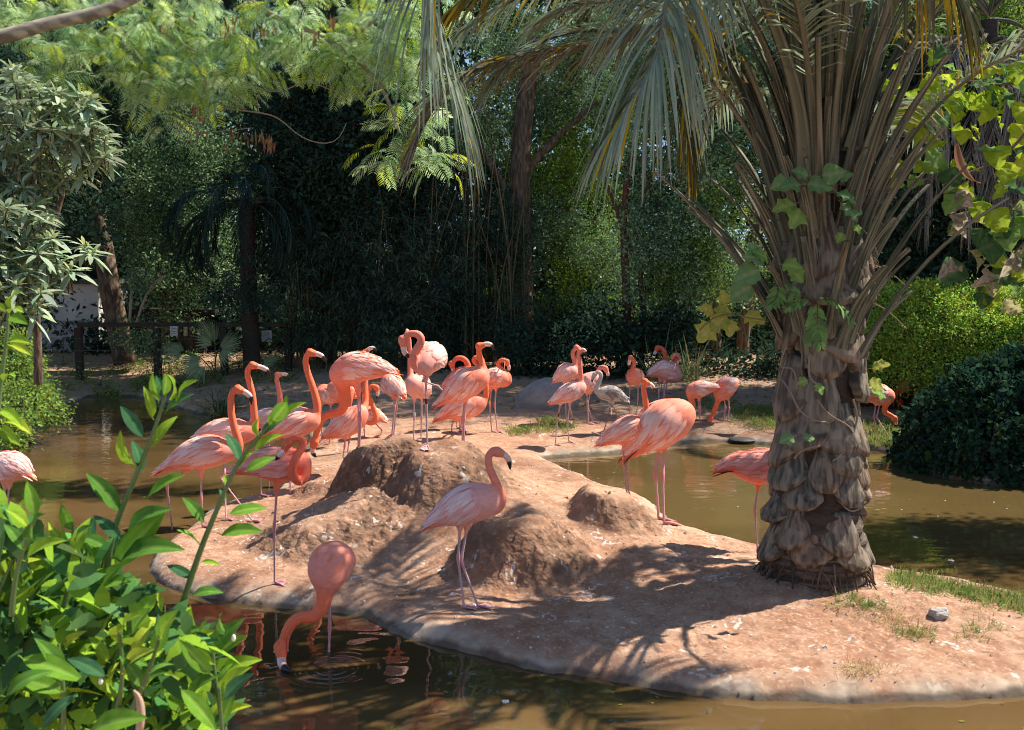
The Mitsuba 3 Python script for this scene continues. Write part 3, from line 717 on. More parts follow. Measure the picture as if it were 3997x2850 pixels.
flamingo('flamingo facing the viewer on two thin legs, bill hanging straight down', [(2490, 1480, 18, .28), (2480, 1472, 30, .1), (2474, 1471, 29, -.06)],
         [(2468, 1462, -.12), (2470, 1440, -.12), (2474, 1420, -.1), (2471, 1404, -.1)], (2461, 1399, -.12), [(2457, 1412, -.15), (2455, 1426, -.16), (2456, 1438, -.16)],
         [[(2461, 1495), (2456, 1557), (2460, 1632)], [(2490, 1495), (2490, 1557), (2484, 1632)]], nr=7.5, seed=30)
flamingo('flamingo at the foliage edge with its curved neck turned to the left', [(2555, 1462, 14, .2), (2582, 1450, 28, .2), (2602, 1440, 24, .2)],
         [(2594, 1430, .2), (2597, 1395, .2), (2591, 1370, .2), (2579, 1358, .2)], (2566, 1361, .2), [(2558, 1375, .2), (2553, 1385, .2), (2552, 1392, .2)],
         [[(2582, 1480, .2), (2581, 1532, .2), (2580, 1585, .2)], [(2603, 1480, .2), (2601, 1532, .2), (2600, 1585, .2)]], Y=19.0, look='red', nr=8, seed=31)
flamingo('pale backed flamingo at the foliage edge with S shaped neck, bill to the right', [(2531, 1461, 6), (2560, 1450, 22), (2590, 1445, 35), (2620, 1455, 33), (2640, 1470, 23)],
         [(2637, 1476), (2648, 1470), (2648, 1445), (2638, 1425), (2628, 1402), (2628, 1390), (2636, 1385)], (2646, 1391), [(2654, 1404), (2655, 1414), (2651, 1425)],
         [[(2575, 1485), (2571, 1532), (2570, 1590)], [(2595, 1485), (2592, 1535), (2590, 1588)]], Y=18.6, look='pale', nr=8, seed=32)
flamingo('flamingo feeding with lowered neck, its tail touching its neighbour by the flat rock', [(2802, 1512, 8), (2765, 1515, 21), (2730, 1520, 31), (2705, 1525, 28)],
         [(2694, 1530), (2693, 1548), (2702, 1566), (2706, 1583), (2698, 1597)], (2684, 1604), [(2674, 1612), (2668, 1622), (2666, 1632)],
         [[(2732, 1545), (2734, 1607), (2727, 1668)], [(2724, 1545), (2729, 1607), (2732, 1664)]], nr=8.5, seed=33)
flamingo('flamingo reaching its neck straight down to the flat rock, rightmost before the palm', [(2872, 1490, 8, .1), (2850, 1501, 26), (2832, 1516, 37), (2815, 1532, 31)],
         [(2810, 1540), (2803, 1562), (2793, 1592), (2778, 1627)], (2769, 1650), [(2765, 1660), (2763, 1668), (2758, 1674)],
         [[(2825, 1550), (2832, 1594), (2820, 1661)], [(2842, 1550), (2847, 1597), (2837, 1662)]], nr=8.5, seed=34)
# ---- right of the mounds
flamingo('big flamingo on the right slope with its head hidden, yellow band on one leg', [(2440, 1780, 10), (2477, 1746, 36), (2527, 1702, 63), (2587, 1656, 86), (2640, 1627, 72), (2662, 1617, 52)],
         [(2660, 1620, .04), (2682, 1650, .16), (2664, 1692, .2), (2630, 1690, .24)], None, None, [[(2576, 1725), (2558, 1848), (2571, 2028)], [(2597, 1725, .03), (2586, 1860), (2592, 2047)]], look='flamingo', nr=15, black=True, band=(2584, 1836, YEL, 1), seed=35)
flamingo('flamingo on the ledge above the small mound, most of it behind the big banded bird', [(2335, 1736, 6), (2376, 1711, 25), (2425, 1687, 45), (2475, 1671, 49), (2500, 1672, 36)],
         [(2512, 1668), (2530, 1640), (2525, 1605), (2520, 1570), (2514, 1532), (2512, 1508)], (2520, 1492), [(2543, 1504), (2551, 1515), (2550, 1531)],
         [[(2434, 1725), (2432, 1803), (2446, 1919)], [(2446, 1725), (2448, 1803), (2453, 1917)]], Y=10.1, nr=10, band=(2433, 1792, YEL), seed=36)
flamingo('coral flamingo with black flight feathers standing on one leg behind the palm trunk', [(2798, 1836, 8), (2840, 1816, 24), (2890, 1816, 46), (2950, 1824, 63), (3010, 1820, 63), (3050, 1815, 46)],
         [(3060, 1812), (3095, 1790), (3110, 1740), (3105, 1680), (3100, 1640)], (3105, 1620), [(3125, 1625), (3145, 1640), (3150, 1665)],
         [[(2959, 1890), (2946, 1992), (2957, 2155)]], look='red', nr=12, black=True, seed=37)
flamingo('flamingo feeding in the grass right of the palm trunk beside the ivy hedge', [(3372, 1541, 20), (3400, 1535, 34), (3435, 1540, 38), (3464, 1547, 29)],
         [(3468, 1562), (3455, 1588), (3453, 1606), (3470, 1618), (3484, 1626)], (3492, 1636), [(3496, 1648), (3496, 1658), (3490, 1666)],
         [[(3420, 1570), (3412, 1625), (3417, 1690)], [(3436, 1570), (3422, 1630), (3468, 1705)]], nr=8.5, seed=38)
flamingo('flamingo half behind the ivy hedge, only its back and lowered neck showing', [(3582, 1462, 8), (3560, 1478, 20), (3538, 1495, 28), (3524, 1512, 24)],
         [(3515, 1520), (3490, 1535), (3482, 1543), (3500, 1556)], (3515, 1570), [(3522, 1580), (3526, 1590), (3524, 1600)],
         [[(3540, 1520), (3545, 1600), (3545, 1660)], [(3555, 1515), (3560, 1600), (3560, 1660)]], Y=17.2, nr=8, seed=39)
# ------------------------------------------------------------------ leaf blades that are parts of their own
def blade(width, fold=0.2, curl=0.2, wave=0.0, base=(0.05, 0.1, 0.02), rib=(0.12, 0.18, 0.06), nL=10, nW=3, seed=0, tip_droop=0.0, stalk=0.0, mottled=None):
    """A leaf of length 1 along x, its half width at t given by width(t); ply dict arguments (mesh, colour)."""
    rng = np.random.default_rng(seed)
    t = np.linspace(0, 1, nL + 1)
    a = np.linspace(-1, 1, 2 * nW + 1)
    V, C = [], []
    for i, ti in enumerate(t):
        wv = width(ti)
        for aj in a:
            z = fold * abs(aj) * wv - curl * (ti - 0.4) ** 2 - tip_droop * ti ** 3 + wave * math.sin(ti * 17 + aj * 3) * abs(aj) * wv
            V.append((ti, aj * wv, z))
            r = math.exp(-(aj / 0.12) ** 2) * 0.9 + 0.25 * (math.sin((ti - abs(aj) * 0.18) * 55) > 0.86)
            c = np.array(base) * (1 - min(r, 1)) + np.array(rib) * min(r, 1)
            if mottled is not None and rng.random() < 0.45:
                c = c * 0.45 + np.array(mottled) * 0.55
            C.append(c * rng.uniform(0.88, 1.12))
    k = len(a)
    F = []
    for i in range(nL):
        for j in range(k - 1):
            p = i * k + j
            F += [[p, p + k, p + k + 1], [p, p + k + 1, p + 1]]
    V, F, C = np.array(V), np.array(F), np.array(C)
    if stalk:
        V[:, 0] = V[:, 0] * (1 - stalk) + stalk
        v_, f_ = tube([(0, 0, -0.0), (stalk * 0.5, 0, 0.01), (stalk, 0, V[nW, 2])], [0.012, 0.011, 0.010], 5)
        F = np.vstack([F, f_ + len(V)]); V = np.vstack([V, v_]); C = np.vstack([C, np.broadcast_to(rib, (len(v_), 3))])
    return V, F, C
def lance(w, p=0.85):
    return lambda t: w * max(0.012, math.sin(math.pi * min(1, t ** p)) ** 0.85 if 0 < t < 1 else 0.012)
def heart(w):
    return lambda t: w * max(0.03, (math.sin(math.pi * t ** 0.62) if t < 1 else 0) ** 0.8)
def lobed(w):
    return lambda t: w * max(0.03, (math.sin(math.pi * t ** 0.7) if t < 1 else 0) ** 0.8 * (1 + 0.28 * math.sin(t * 15)))
def place(p, d, n, L, W=None):
    """to_world of a blade: foot at p, along d, upper side n."""
    d = norm(d); s = norm(np.cross(n, d)); n = np.cross(d, s)
    W = L if W is None else W
    M = np.eye(4); M[:3, 0], M[:3, 1], M[:3, 2], M[:3, 3] = d * L, s * W, n * L, p
    return T(M.tolist())

# ------------------------------------------------------------------ the big palm by the shore
rng = np.random.default_rng(31)
PX, PY = 2.36, 7.86
PZ = float(ground_z(PX, PY))
palm = thing('palm_tree', 'stout palm on the near shore with cut leaf bases and drooping grey green fronds', 'palm')
def trunk_r(z):
    return np.interp(z, [0.0, 0.25, 0.6, 1.2, 2.0, 2.6, 3.4, 4.6], [0.385, 0.345, 0.300, 0.258, 0.248, 0.242, 0.22, 0.14])
zs = np.linspace(-0.15, 4.6, 150); an = np.linspace(0, 2 * np.pi, 73)[:-1]
Zg, Ag = np.meshgrid(zs, an, indexing='ij')
pt = np.stack([np.cos(Ag) * 2, np.sin(Ag) * 2, Zg * 3], -1)
rings = (0.5 + 0.5 * np.sin(Zg * 62 + 5 * meshkit.fbm(pt * 0.7, 3, 2))) * 0.026 * (Zg < 0.85) * (0.4 + 1.2 * meshkit.fbm(pt * 1.1 + 9, 3, 8))
rr = trunk_r(Zg) + (meshkit.fbm(pt * 1.5, 4, 3) - 0.5) * 0.07 + rings - 0.02 * (Zg > 0.7)
V = np.stack([PX + rr * np.cos(Ag), PY + rr * np.sin(Ag), PZ + Zg], -1).reshape(-1, 3)
i, j = np.meshgrid(np.arange(149), np.arange(72), indexing='ij')
q = np.stack([i * 72 + j, i * 72 + (j + 1) % 72, (i + 1) * 72 + (j + 1) % 72, (i + 1) * 72 + j], -1).reshape(-1, 4)
scene['palm_core'] = two({'type': 'bumpmap', 'arbitrary': proc(lambda p, n, uv: fbm(p.x * 24, p.y * 24, p.z * 40, 3) * 0.02, 2e-3), 'scale': 1.0,
    'b': {'type': 'principled', 'base_color': proc(lambda p, n, uv: mix(mix((0.022, 0.017, 0.012), (0.085, 0.062, 0.045), fbm(p.x * 16, p.y * 16, p.z * 45, 3)), (0.15, 0.115, 0.085), smoothstep(0.85, 0.45, p.z) * smoothstep(0.35, 0.7, fbm(p.x * 5, p.y * 5, p.z * 40, 3)))), 'roughness': 0.9}})
part(palm, 'trunk', (V, q), 'palm_core', smooth=True)
def boot(phi, z, W, H, tilt, k, cut):
    nt, na = 7, 8
    t = np.linspace(0, 1, nt + 1); a = np.linspace(-1, 1, na + 1)
    tt, aa = np.meshgrid(t, a, indexing='ij')
    w = W * (0.92 + 0.14 * np.sin(np.pi * np.clip(tt * 1.3, 0, 1)) - 0.30 * tt ** 1.6)
    zz = z + tt * H + cut * aa * tt * 0.10 * H + (1 - tt) ** 3 * (np.abs(aa) ** 2.6) * 0.26 * H - 0.05 * H * np.abs(aa) ** 2 * tt
    out = 0.082 - 0.070 * tt + 0.026 * (1 - aa ** 2) * (1 - 0.5 * tt) + tilt * (1 - tt) - 0.020 * aa ** 4 - 0.022 * np.clip(1 - tt * 7, 0, 1) ** 2
    r0 = trunk_r(zz) + out
    ang = phi + aa * w / 2 / 0.36
    nz = (meshkit.fbm(np.stack([aa * 1.6 + k * 3, tt * 1.6, tt * 0 + k], -1), 3, 1) - 0.5) * 0.05 + cut * 0.022 * aa
    r0 = r0 + nz
    Vf = np.stack([PX + r0 * np.cos(ang), PY + r0 * np.sin(ang), PZ + zz], -1)
    rin = r0 - 0.06 - 0.05 * tt
    Vb = np.stack([PX + rin * np.cos(ang), PY + rin * np.sin(ang), PZ + zz - 0.02 * tt], -1)
    V = np.vstack([Vf.reshape(-1, 3), Vb[-1], Vb[:, 0], Vb[:, -1], Vb[0]])
    n1 = na + 1
    F = []
    for i in range(nt):
        for j in range(na):
            p = i * n1 + j
            F += [[p, p + 1, p + n1 + 1], [p, p + n1 + 1, p + n1]]
    o = (nt + 1) * n1
    for j in range(na):
        p = nt * n1 + j
        F += [[p, p + 1, o + j + 1], [p, o + j + 1, o + j]]
    oL, oR, oB = o + n1, o + n1 + nt + 1, o + n1 + 2 * (nt + 1)
    for i in range(nt):
        F += [[i * n1, (i + 1) * n1, oL + i + 1], [i * n1, oL + i + 1, oL + i]]
        p = i * n1 + na
        F += [[p, oR + i, oR + i + 1], [p, oR + i + 1, p + n1]]
    for j in range(na):
        F += [[j + 1, j, oB + j], [j + 1, oB + j, oB + j + 1]]
    ua, ut = (aa + 1) / 2 * 0.96 + 0.02, tt
    uv = np.vstack([np.stack([ua.ravel() + k, ut.ravel()], 1), np.stack([ua[-1] + k, ut[-1] * 0 + 1.0], 1), np.stack([ua[:, 0] + k, ut[:, 0]], 1), np.stack([ua[:, -1] + k, ut[:, 0]], 1), np.stack([ua[0] + k, ut[0]], 1)])
    return V, np.array(F), uv
k = 0
z = 0.08
row = 0
while z < 2.25:
    n_ = 6
    for s in range(n_):
        if rng.random() < 0.10: continue
        phi = 2 * math.pi * (s + 0.5 * (row % 2) + rng.uniform(-0.17, 0.17)) / n_ + row * 0.11
        if z < 0.5 and rng.random() < 0.4:
            continue
        big = 0.75 + 0.35 * sstep(0.5, 1.1, z)
        V, F, uv = boot(phi, z + rng.uniform(-0.06, 0.06), rng.uniform(0.34, 0.54) * big, rng.uniform(0.30, 0.48) * big, rng.uniform(-0.04, 0.02) + 0.05 * (z > 2.0), k, rng.uniform(-1, 1))
        part(palm, 'leaf_base', (V, F), 'palm_boot', smooth=True, uv=uv)
        k += 1
    z += 0.15 if z < 1.0 else 0.185
    row += 1

def stalk_mesh(path, w0, w1, k, flat=0.6):
    """A leaf stalk, broad at its foot: (V, F, uv)."""
    p = np.asarray(path); n = len(p); sides = 9
    t = norm(np.gradient(p, axis=0))
    c = np.array([PX, PY, 0]); out = norm((p - c) * [1, 1, 0] + 1e-6)
    s = norm(np.cross(t, out)); u = np.cross(s, t)
    f = np.linspace(0, 1, n)
    w = w1 + (w0 - w1) * np.exp(-f * 3.2)
    ang = np.arange(sides + 1) * 2 * np.pi / sides
    V = p[:, None] + w[:, None, None] * (np.cos(ang)[None, :, None] * s[:, None] + flat * np.sin(ang)[None, :, None] * u[:, None] * (1 + 0.2 * np.cos(ang * 2)[None, :, None]))
    uv = np.stack(np.broadcast_arrays(ang[None] / (2 * np.pi) * 0.96 + 0.02 + k, f[:, None]), -1).reshape(-1, 2)
    m = sides + 1
    i, j = np.meshgrid(np.arange(n - 1), np.arange(sides), indexing='ij')
    q = np.stack([i * m + j, i * m + j + 1, (i + 1) * m + j + 1, (i + 1) * m + j], -1).reshape(-1, 4)
    F = np.vstack([q[:, [0, 1, 2]], q[:, [0, 2, 3]]])
    e = (n - 1) * m
    F = np.vstack([F, [[e + j, e + j + 1, e + (j + 4) % m] for j in range(sides)]])
    return V.reshape(-1, 3), F, uv
def arc(phi, z0, r0, L, e0, e1, n=22, bend=1.5, side=0.0):
    """A stalk that leaves the trunk at angle phi, elevation falling from e0 to e1 degrees along its length."""
    p = np.array([PX + r0 * math.cos(phi), PY + r0 * math.sin(phi), PZ + z0])
    out = [p.copy()]
    for i in range(n):
        s = (i + 0.5) / n
        e = math.radians(e0 + (e1 - e0) * s ** bend)
        ph = phi + side * s
        p = p + L / n * np.array([math.cos(e) * math.cos(ph), math.cos(e) * math.sin(ph), math.sin(e)])
        out.append(p.copy())
    return np.array(out)
# cut stalks that still stand round the crown
for s in range(104):
    phi = 2.399963 * s + rng.uniform(-0.2, 0.2)
    h_ = s / 104
    z0 = 1.55 + 1.9 * h_ + rng.uniform(-0.08, 0.08)
    L = rng.uniform(0.6, 1.9)
    e0 = 66 + 17 * h_ + rng.uniform(-4, 4)
    pth = arc(phi, z0, trunk_r(z0) - 0.01, L, e0, e0 - rng.uniform(16, 30) - 8 * (1 - h_), 12, 1.2, rng.uniform(-0.12, 0.12))
    V, F, uv = stalk_mesh(pth, rng.uniform(0.055, 0.09) if h_ < 0.4 else rng.uniform(0.045, 0.065), rng.uniform(0.014, 0.022), 300 + s)
    part(palm, 'leaf_stalk', (V, F), 'palm_boot', smooth=True, uv=uv)

def frond_mesh(path, start, n, Lmax, width, droop, base, rng, alt=None, p_alt=0.0, spread=0.75, gather=0.0, lift=0.35, seg=4, amt=0.18):
    """Leaflets on both sides of the rachis path from fraction start on."""
    p = np.asarray(path)
    cum = np.concatenate([[0], np.cumsum(np.linalg.norm(np.diff(p, axis=0), axis=1))])
    fr = np.repeat(np.linspace(start, 0.995, n), 2)
    sg = np.tile([1.0, -1.0], n)
    fr = np.clip(fr + rng.normal(size=2 * n) * 0.006, 0, 1)
    s = fr * cum[-1]
    pos = np.stack([np.interp(s, cum, p[:, k]) for k in range(3)], 1)
    tg = norm(np.stack([np.interp(np.minimum(s + 0.04, cum[-1]), cum, p[:, k]) - np.interp(np.maximum(s - 0.04, 0), cum, p[:, k]) for k in range(3)], 1))
    up = np.array([0, 0, 1.0]) - tg * tg[:, 2:]
    hz = norm(np.cross(tg, [0, 0, 1.0]) + 1e-4)
    up = norm(np.cross(hz, tg))
    x = (fr - start) / (1 - start)
    ang = 1.15 - 0.75 * x
    D = tg * np.cos(ang)[:, None] + (hz * sg[:, None] * spread + up * lift) * np.sin(ang)[:, None] + rng.normal(size=(2 * n, 3)) * 0.07
    D = norm(D)
    L = Lmax * (0.45 + 0.55 * np.sin(np.pi * np.clip(x * 0.85 + 0.12, 0, 1))) * rng.uniform(0.85, 1.1, 2 * n)
    C = vary(rng, base, 2 * n, amt, alt, p_alt)
    dr_ = droop * rng.uniform(0.7, 1.3, 2 * n)
    return _strips(pos, D, L, width, dr_, C, seg, rng)
def _strips(pos, D, L, W, droop, C, seg, rng):
    n = len(pos)
    ref = norm(np.cross(D, [0, 0, 1.0]) + rng.normal(size=(n, 3)) * 0.25)
    rows = []
    w_ = [0.75, 1.0, 0.95, 0.7, 0.12] if seg == 4 else [0.8, 1.0, 0.75, 0.12]
    for i in range(seg + 1):
        t = i / seg
        c = pos + D * (L * (t - 0.25 * np.minimum(droop, 1.2) * t * t))[:, None] + np.array([0, 0, -1.0]) * (L * droop * t * t * 0.75)[:, None]
        rows.append(np.stack([c + ref * W * w_[i] / 2, c - ref * W * w_[i] / 2], 1))
    V = np.concatenate(rows, 1); k = 2 * (seg + 1)
    f = []
    for i in range(seg):
        a = 2 * i
        f += [[a, a + 1, a + 3], [a, a + 3, a + 2]]
    F = (np.arange(n)[:, None, None] * k + np.array(f)[None]).reshape(-1, 3)
    return V.reshape(-1, 3), F, np.repeat(C, k, 0)
GREEN, OLD, GOLD = (0.31, 0.40, 0.28), (0.21, 0.16, 0.10), (0.50, 0.34, 0.03)
def frond(parent, path, k, start=0.3, n=70, Lmax=0.62, width=0.026, droop=0.7, base=GREEN, alt=GOLD, p_alt=0.06, w0=0.075, w1=0.012, **kw):
    path = spline(path, 40) if len(path) < 16 else path
    V, F, uv = stalk_mesh(path, w0, w1, k)
    fr = part(parent, 'frond', (V, F), 'palm_boot', smooth=True, uv=uv)
    v_, f_, c_ = frond_mesh(path, start, n, Lmax, width, droop, base, rng, alt, p_alt, **kw)
    part(fr, 'leaflets', (v_, f_), 'leaf_dull', color=c_)
cr = np.array([PX, PY, PZ])
F_ = [  # the fronds the photograph shows
    dict(path=[cr + [-0.22, -0.2, 2.9], cr + [-0.42, -0.5, 3.7], P(2780, -330, 7.0), P(2670, -170, 6.6), P(2605, 0, 6.35), P(2570, 180, 6.2), P(2490, 360, 6.1), P(2400, 500, 6.05)], n=140, Lmax=0.82, droop=0.75, width=0.021, start=0.42, spread=0.85),
    dict(path=[cr + [-0.30, -0.1, 2.5], cr + [-0.5, -0.15, 3.1], P(2760, 130, 7.7), P(2500, 140, 7.5), P(2250, 190, 7.35), P(1950, 245, 7.2), P(1760, 340, 7.1), P(1640, 520, 7.05)], n=130, Lmax=0.68, droop=0.62, width=0.026, start=0.36, base=(0.26, 0.25, 0.16), p_alt=0.12, spread=0.7),
    dict(path=[cr + [-0.25, -0.15, 3.2], cr + [-0.9, -0.6, 5.2], P(2000, -620, 6.6), P(1720, -330, 6.35), P(1650, -60, 6.2), P(1695, 150, 6.15), P(1765, 320, 6.1), P(1800, 430, 6.1)], n=120, Lmax=0.78, droop=0.95, width=0.017, start=0.42, spread=0.8),
    dict(path=[cr + [-0.2, -0.1, 3.3], cr + [-0.7, -0.3, 4.8], P(2500, -420, 7.1), P(2150, -230, 6.9), P(1900, -60, 6.8), P(1760, 60, 6.75), P(1700, 170, 6.75)], n=80, Lmax=0.55, droop=0.7, width=0.030, start=0.45, base=(0.26, 0.24, 0.06), p_alt=0.35),
    dict(path=[cr + [0.1, -0.25, 3.2], cr + [0.25, -0.6, 4.6], P(3450, -420, 6.9), P(3560, -250, 6.6), P(3660, -130, 6.4), P(3760, 10, 6.3)], n=70, Lmax=0.62, droop=1.15, width=0.024, start=0.5, base=(0.17, 0.17, 0.08), p_alt=0.3),
    dict(path=[cr + [0.25, 0.0, 3.0], cr + [0.7, -0.1, 4.2], P(3700, -180, 7.8), P(3900, -160, 7.7), P(4120, -60, 7.6), P(4300, 80, 7.5)], n=70, Lmax=0.6, droop=0.8, start=0.4, base=(0.14, 0.17, 0.08)),
    dict(path=[cr + [-0.2, 0.2, 3.0], cr + [-0.6, 0.5, 4.0], P(2650, 40, 8.8), P(2350, -60, 9.0), P(2050, -20, 9.2), P(1800, 120, 9.3)], n=80, Lmax=0.6, droop=0.8, start=0.38),
    dict(path=[cr + [-0.28, 0.0, 2.8], cr + [-0.5, 0.1, 3.5], P(2820, 180, 8.2), P(2740, 160, 8.3), P(2690, 260, 8.4), P(2680, 420, 8.4), P(2690, 560, 8.4)], n=60, Lmax=0.6, droop=1.1, start=0.4, base=(0.12, 0.14, 0.07), p_alt=0.25),
]
for s, d in enumerate(F_):
    frond(palm, d.pop('path'), 400 + s, **d)
for s in range(34):                        # and those that leave the frame at the top
    phi = 2.399963 * s + 0.9
    h_ = s / 34
    z0 = 2.25 + 1.8 * h_
    if abs((phi - 0.4 + math.pi) % (2 * math.pi) - math.pi) < 0.9 and s % 3: continue
    pth = arc(phi, z0, trunk_r(z0) - 0.02, rng.uniform(2.7, 3.5), 74 + 10 * h_ + rng.uniform(-3, 4), 12 - 60 * (1 - h_) + rng.uniform(-8, 8), 34, 1.7, rng.uniform(-0.25, 0.25))
    frond(palm, pth, 430 + s, start=0.40, n=62, Lmax=0.62, droop=0.6, w0=0.058, w1=0.010, seg=3)
# loose fibre and roots on the trunk
fib = []
for s in range(260):
    phi = rng.uniform(0, 2 * np.pi); z0 = rng.uniform(1.9, 3.6); r_ = trunk_r(z0) + 0.03
    p0 = np.array([PX + r_ * math.cos(phi), PY + r_ * math.sin(phi), PZ + z0])
    d = np.array([math.cos(phi), math.sin(phi), 0]) * rng.uniform(0.05, 0.2) + [rng.normal() * 0.08, rng.normal() * 0.08, rng.uniform(-0.25, 0.15)]
    fib.append(col(tube(spline([p0, p0 + d * 0.5 + [0, 0, 0.04], p0 + d], 5), 0.003, 3, False), np.array([0.16, 0.11, 0.07]) * rng.uniform(0.5, 1.6)))
m = join(fib); tag(part(palm, 'fibre', m[:2], 'painted', color=m[2]), kind='stuff')
rt = []
for s in range(80):
    phi = rng.uniform(0, 2 * np.pi); r_ = 0.37 + rng.uniform(-0.02, 0.03); L_ = rng.uniform(0.04, 0.13)
    p0 = np.array([PX + r_ * math.cos(phi), PY + r_ * math.sin(phi), PZ + rng.uniform(0.02, 0.16)])
    ph = phi + rng.normal() * 0.5
    p2 = p0 + np.array([math.cos(ph), math.sin(ph), 0]) * L_; p2[2] = ground_z(p2[0], p2[1]) - 0.01
    rt.append(col(tube(spline([p0, (p0 + p2) / 2 + [0, 0, 0.02], p2], 6), np.linspace(0.010, 0.004, 6) * rng.uniform(0.6, 1.4), 5, False), np.array([0.13, 0.09, 0.06]) * rng.uniform(0.5, 1.4)))
m = join(rt); tag(part(palm, 'roots', m[:2], 'painted', smooth=True, color=m[2]), kind='stuff')
vine = thing('creeping_vine', 'thin woody vine winding over the leaf bases of the palm trunk', 'vine')
for pts in ([(3190, 1560), (3240, 1620), (3300, 1655), (3330, 1700), (3295, 1760), (3250, 1800)], [(3050, 1480), (3090, 1540), (3120, 1600), (3180, 1640), (3240, 1650)], [(3330, 1560), (3345, 1640), (3330, 1700), (3350, 1760)],
            [(3360, 1830), (3290, 1860), (3270, 1910), (3310, 1990), (3390, 1960)], [(3070, 1350), (3050, 1430), (3090, 1440), (3110, 1520)], [(3160, 1380), (3165, 1480), (3200, 1500)], [(3100, 1790), (3130, 1760), (3200, 1740)]):
    w_ = []
    for u, v in pts:
        a_ = ray(u, v)
        y_ = PY - math.sqrt(max(0.02, 0.40 ** 2 - (a_[0] / a_[1] * PY - PX) ** 2))
        w_.append(P(u, v, y_ + 0.01))
    m = col(tube(spline(w_, 22), rng.uniform(0.006, 0.009), 6), (0.27, 0.22, 0.16))
    part(vine, 'stem', m[:2], 'painted', smooth=True, color=m[2])
# climbing leaves on the palm
climber = thing('climbing_plant', 'green leafy climber sprouting between the stalks of the palm', 'plant')
LV = [ply((v, f), 'leaf', smooth=True, color=c) for v, f, c in (
    blade(heart(0.40), 0.12, 0.25, 0.2, (0.20, 0.38, 0.16), (0.34, 0.48, 0.24), seed=1, stalk=0.18), blade(lobed(0.38), 0.12, 0.3, 0.15, (0.24, 0.42, 0.10), (0.38, 0.5, 0.2), seed=2, stalk=0.15),
    blade(lobed(0.42), 0.1, 0.25, 0.2, (0.44, 0.48, 0.10), (0.52, 0.52, 0.18), seed=3, stalk=0.15))]
def put(parent, name, lib, u, v, Y, ang, S, face=(0, -0.75, 0.65), wide=1.0, rng=rng):
    """A leaf seen with its foot at (u, v), pointing ang degrees (0 right, 90 up), S photo pixels long."""
    p = P(u, v, Y)
    L = 0.66 * S * Y / FOCAL
    a = math.radians(ang)
    d = np.array([math.cos(a), rng.uniform(-0.5, 0.1), math.sin(a)])
    n = np.array(face) + rng.normal(size=3) * 0.18
    part(parent, name, lib, None, to_world=place(p, d, n, L * 1.15, L * 1.15 * wide))
yv = PY - 0.45
for u, v, a, S, k in ((3150, 720, 185, 150, 0), (3100, 700, 200, 130, 0), (3130, 715, -8, 160, 0), (3190, 690, 10, 140, 0), (3170, 690, 160, 110, 0), (3120, 790, 195, 150, 1), (3130, 800, 240, 150, 1), (3250, 740, -30, 140, 0), (3270, 780, -45, 150, 0), (3290, 800, -20, 120, 0),
                      (3260, 700, 20, 90, 0), (3330, 870, -60, 70, 1), (3290, 900, -110, 70, 1), (3000, 1010, 175, 150, 0), (2985, 1040, 205, 170, 0), (2950, 1100, 215, 170, 0), (3010, 1020, 150, 120, 1), (3040, 1030, -10, 120, 1), (3080, 1040, -50, 110, 1), (2960, 1010, 120, 100, 0),
                      (2870, 1220, 170, 120, 2), (2850, 1225, 215, 140, 2), (2890, 1230, -15, 130, 2), (2850, 1235, -95, 110, 2), (2800, 1225, 160, 110, 2), (2790, 1250, 230, 150, 2), (2830, 1200, 100, 90, 2), (3180, 1490, -60, 80, 1), (3160, 1480, 200, 70, 1), (3390, 1440, 20, 110, 2), (3385, 1480, -30, 100, 2), (3390, 1520, -20, 110, 1), (3110, 1700, 200, 100, 0), (3130, 1710, 0, 70, 0)):
    put(climber, 'leaf', LV[k], u, v, yv - (0.05 if u > 2950 else -0.3), a, S)
for pts in ([(2985, 1250), (2920, 1240), (2860, 1228), (2790, 1240), (2730, 1290)], [(3140, 900), (3130, 800), (3140, 710), (3200, 690), (3270, 760), (3330, 860)], [(3070, 1150), (3030, 1060), (2990, 1020), (2940, 1060)]):
    m = col(tube(spline([P(u, v, yv) for u, v in pts], 18), 0.005, 5), (0.16, 0.15, 0.06))
    part(climber, 'stem', m[:2], 'painted', smooth=True, color=m[2])
def pinnate(path, n, L, W, rng, base, droop=0.25, paired=True):
    """A feathered leaf: rachis plus many narrow pinnae."""
    p = spline(path, 24)
    f_ = np.linspace(0.12, 1, n)
    cum = np.linspace(0, 1, 24)
    pos = np.stack([np.interp(f_, cum, p[:, k]) for k in range(3)], 1)
    tg = norm(np.gradient(pos, axis=0))
    up = norm(np.array([0, -0.4, 1.0]) - tg * (tg @ np.array([0, -0.4, 1.0]))[:, None])
    s = np.cross(tg, up)
    Ls = L * (0.55 + 0.6 * np.sin(np.pi * (0.15 + 0.75 * f_)))
    out = []
    for sg in (1, -1):
        D = tg * 0.45 + sg * s + rng.normal(size=(n, 3)) * 0.08
        out.append(leaves(pos, D, up, Ls, W, vary(rng, base, n, 0.15), fold=0.12, droop=droop, seg=2))
    out.append(col(tube(p, 0.0022, 4, False), (0.14, 0.15, 0.06)))
    return join(out)
for pts in ([(3160, 1170), (3120, 1175), (3070, 1200)], [(3170, 1180), (3180, 1250), (3170, 1340)], [(3180, 1170), (3250, 1175), (3310, 1230), (3330, 1260)], [(3190, 1180), (3195, 1290), (3205, 1350)], [(3040, 1110), (3030, 1160), (3000, 1190)], [(3050, 1105), (3090, 1120), (3100, 1160)]):
    m = pinnate([P(u, v, yv - 0.04) for u, v in pts], 9, 0.075, 0.032, rng, (0.19, 0.36, 0.12))
    part(climber, 'feathered_leaf', m[:2], 'leaf', color=m[2])
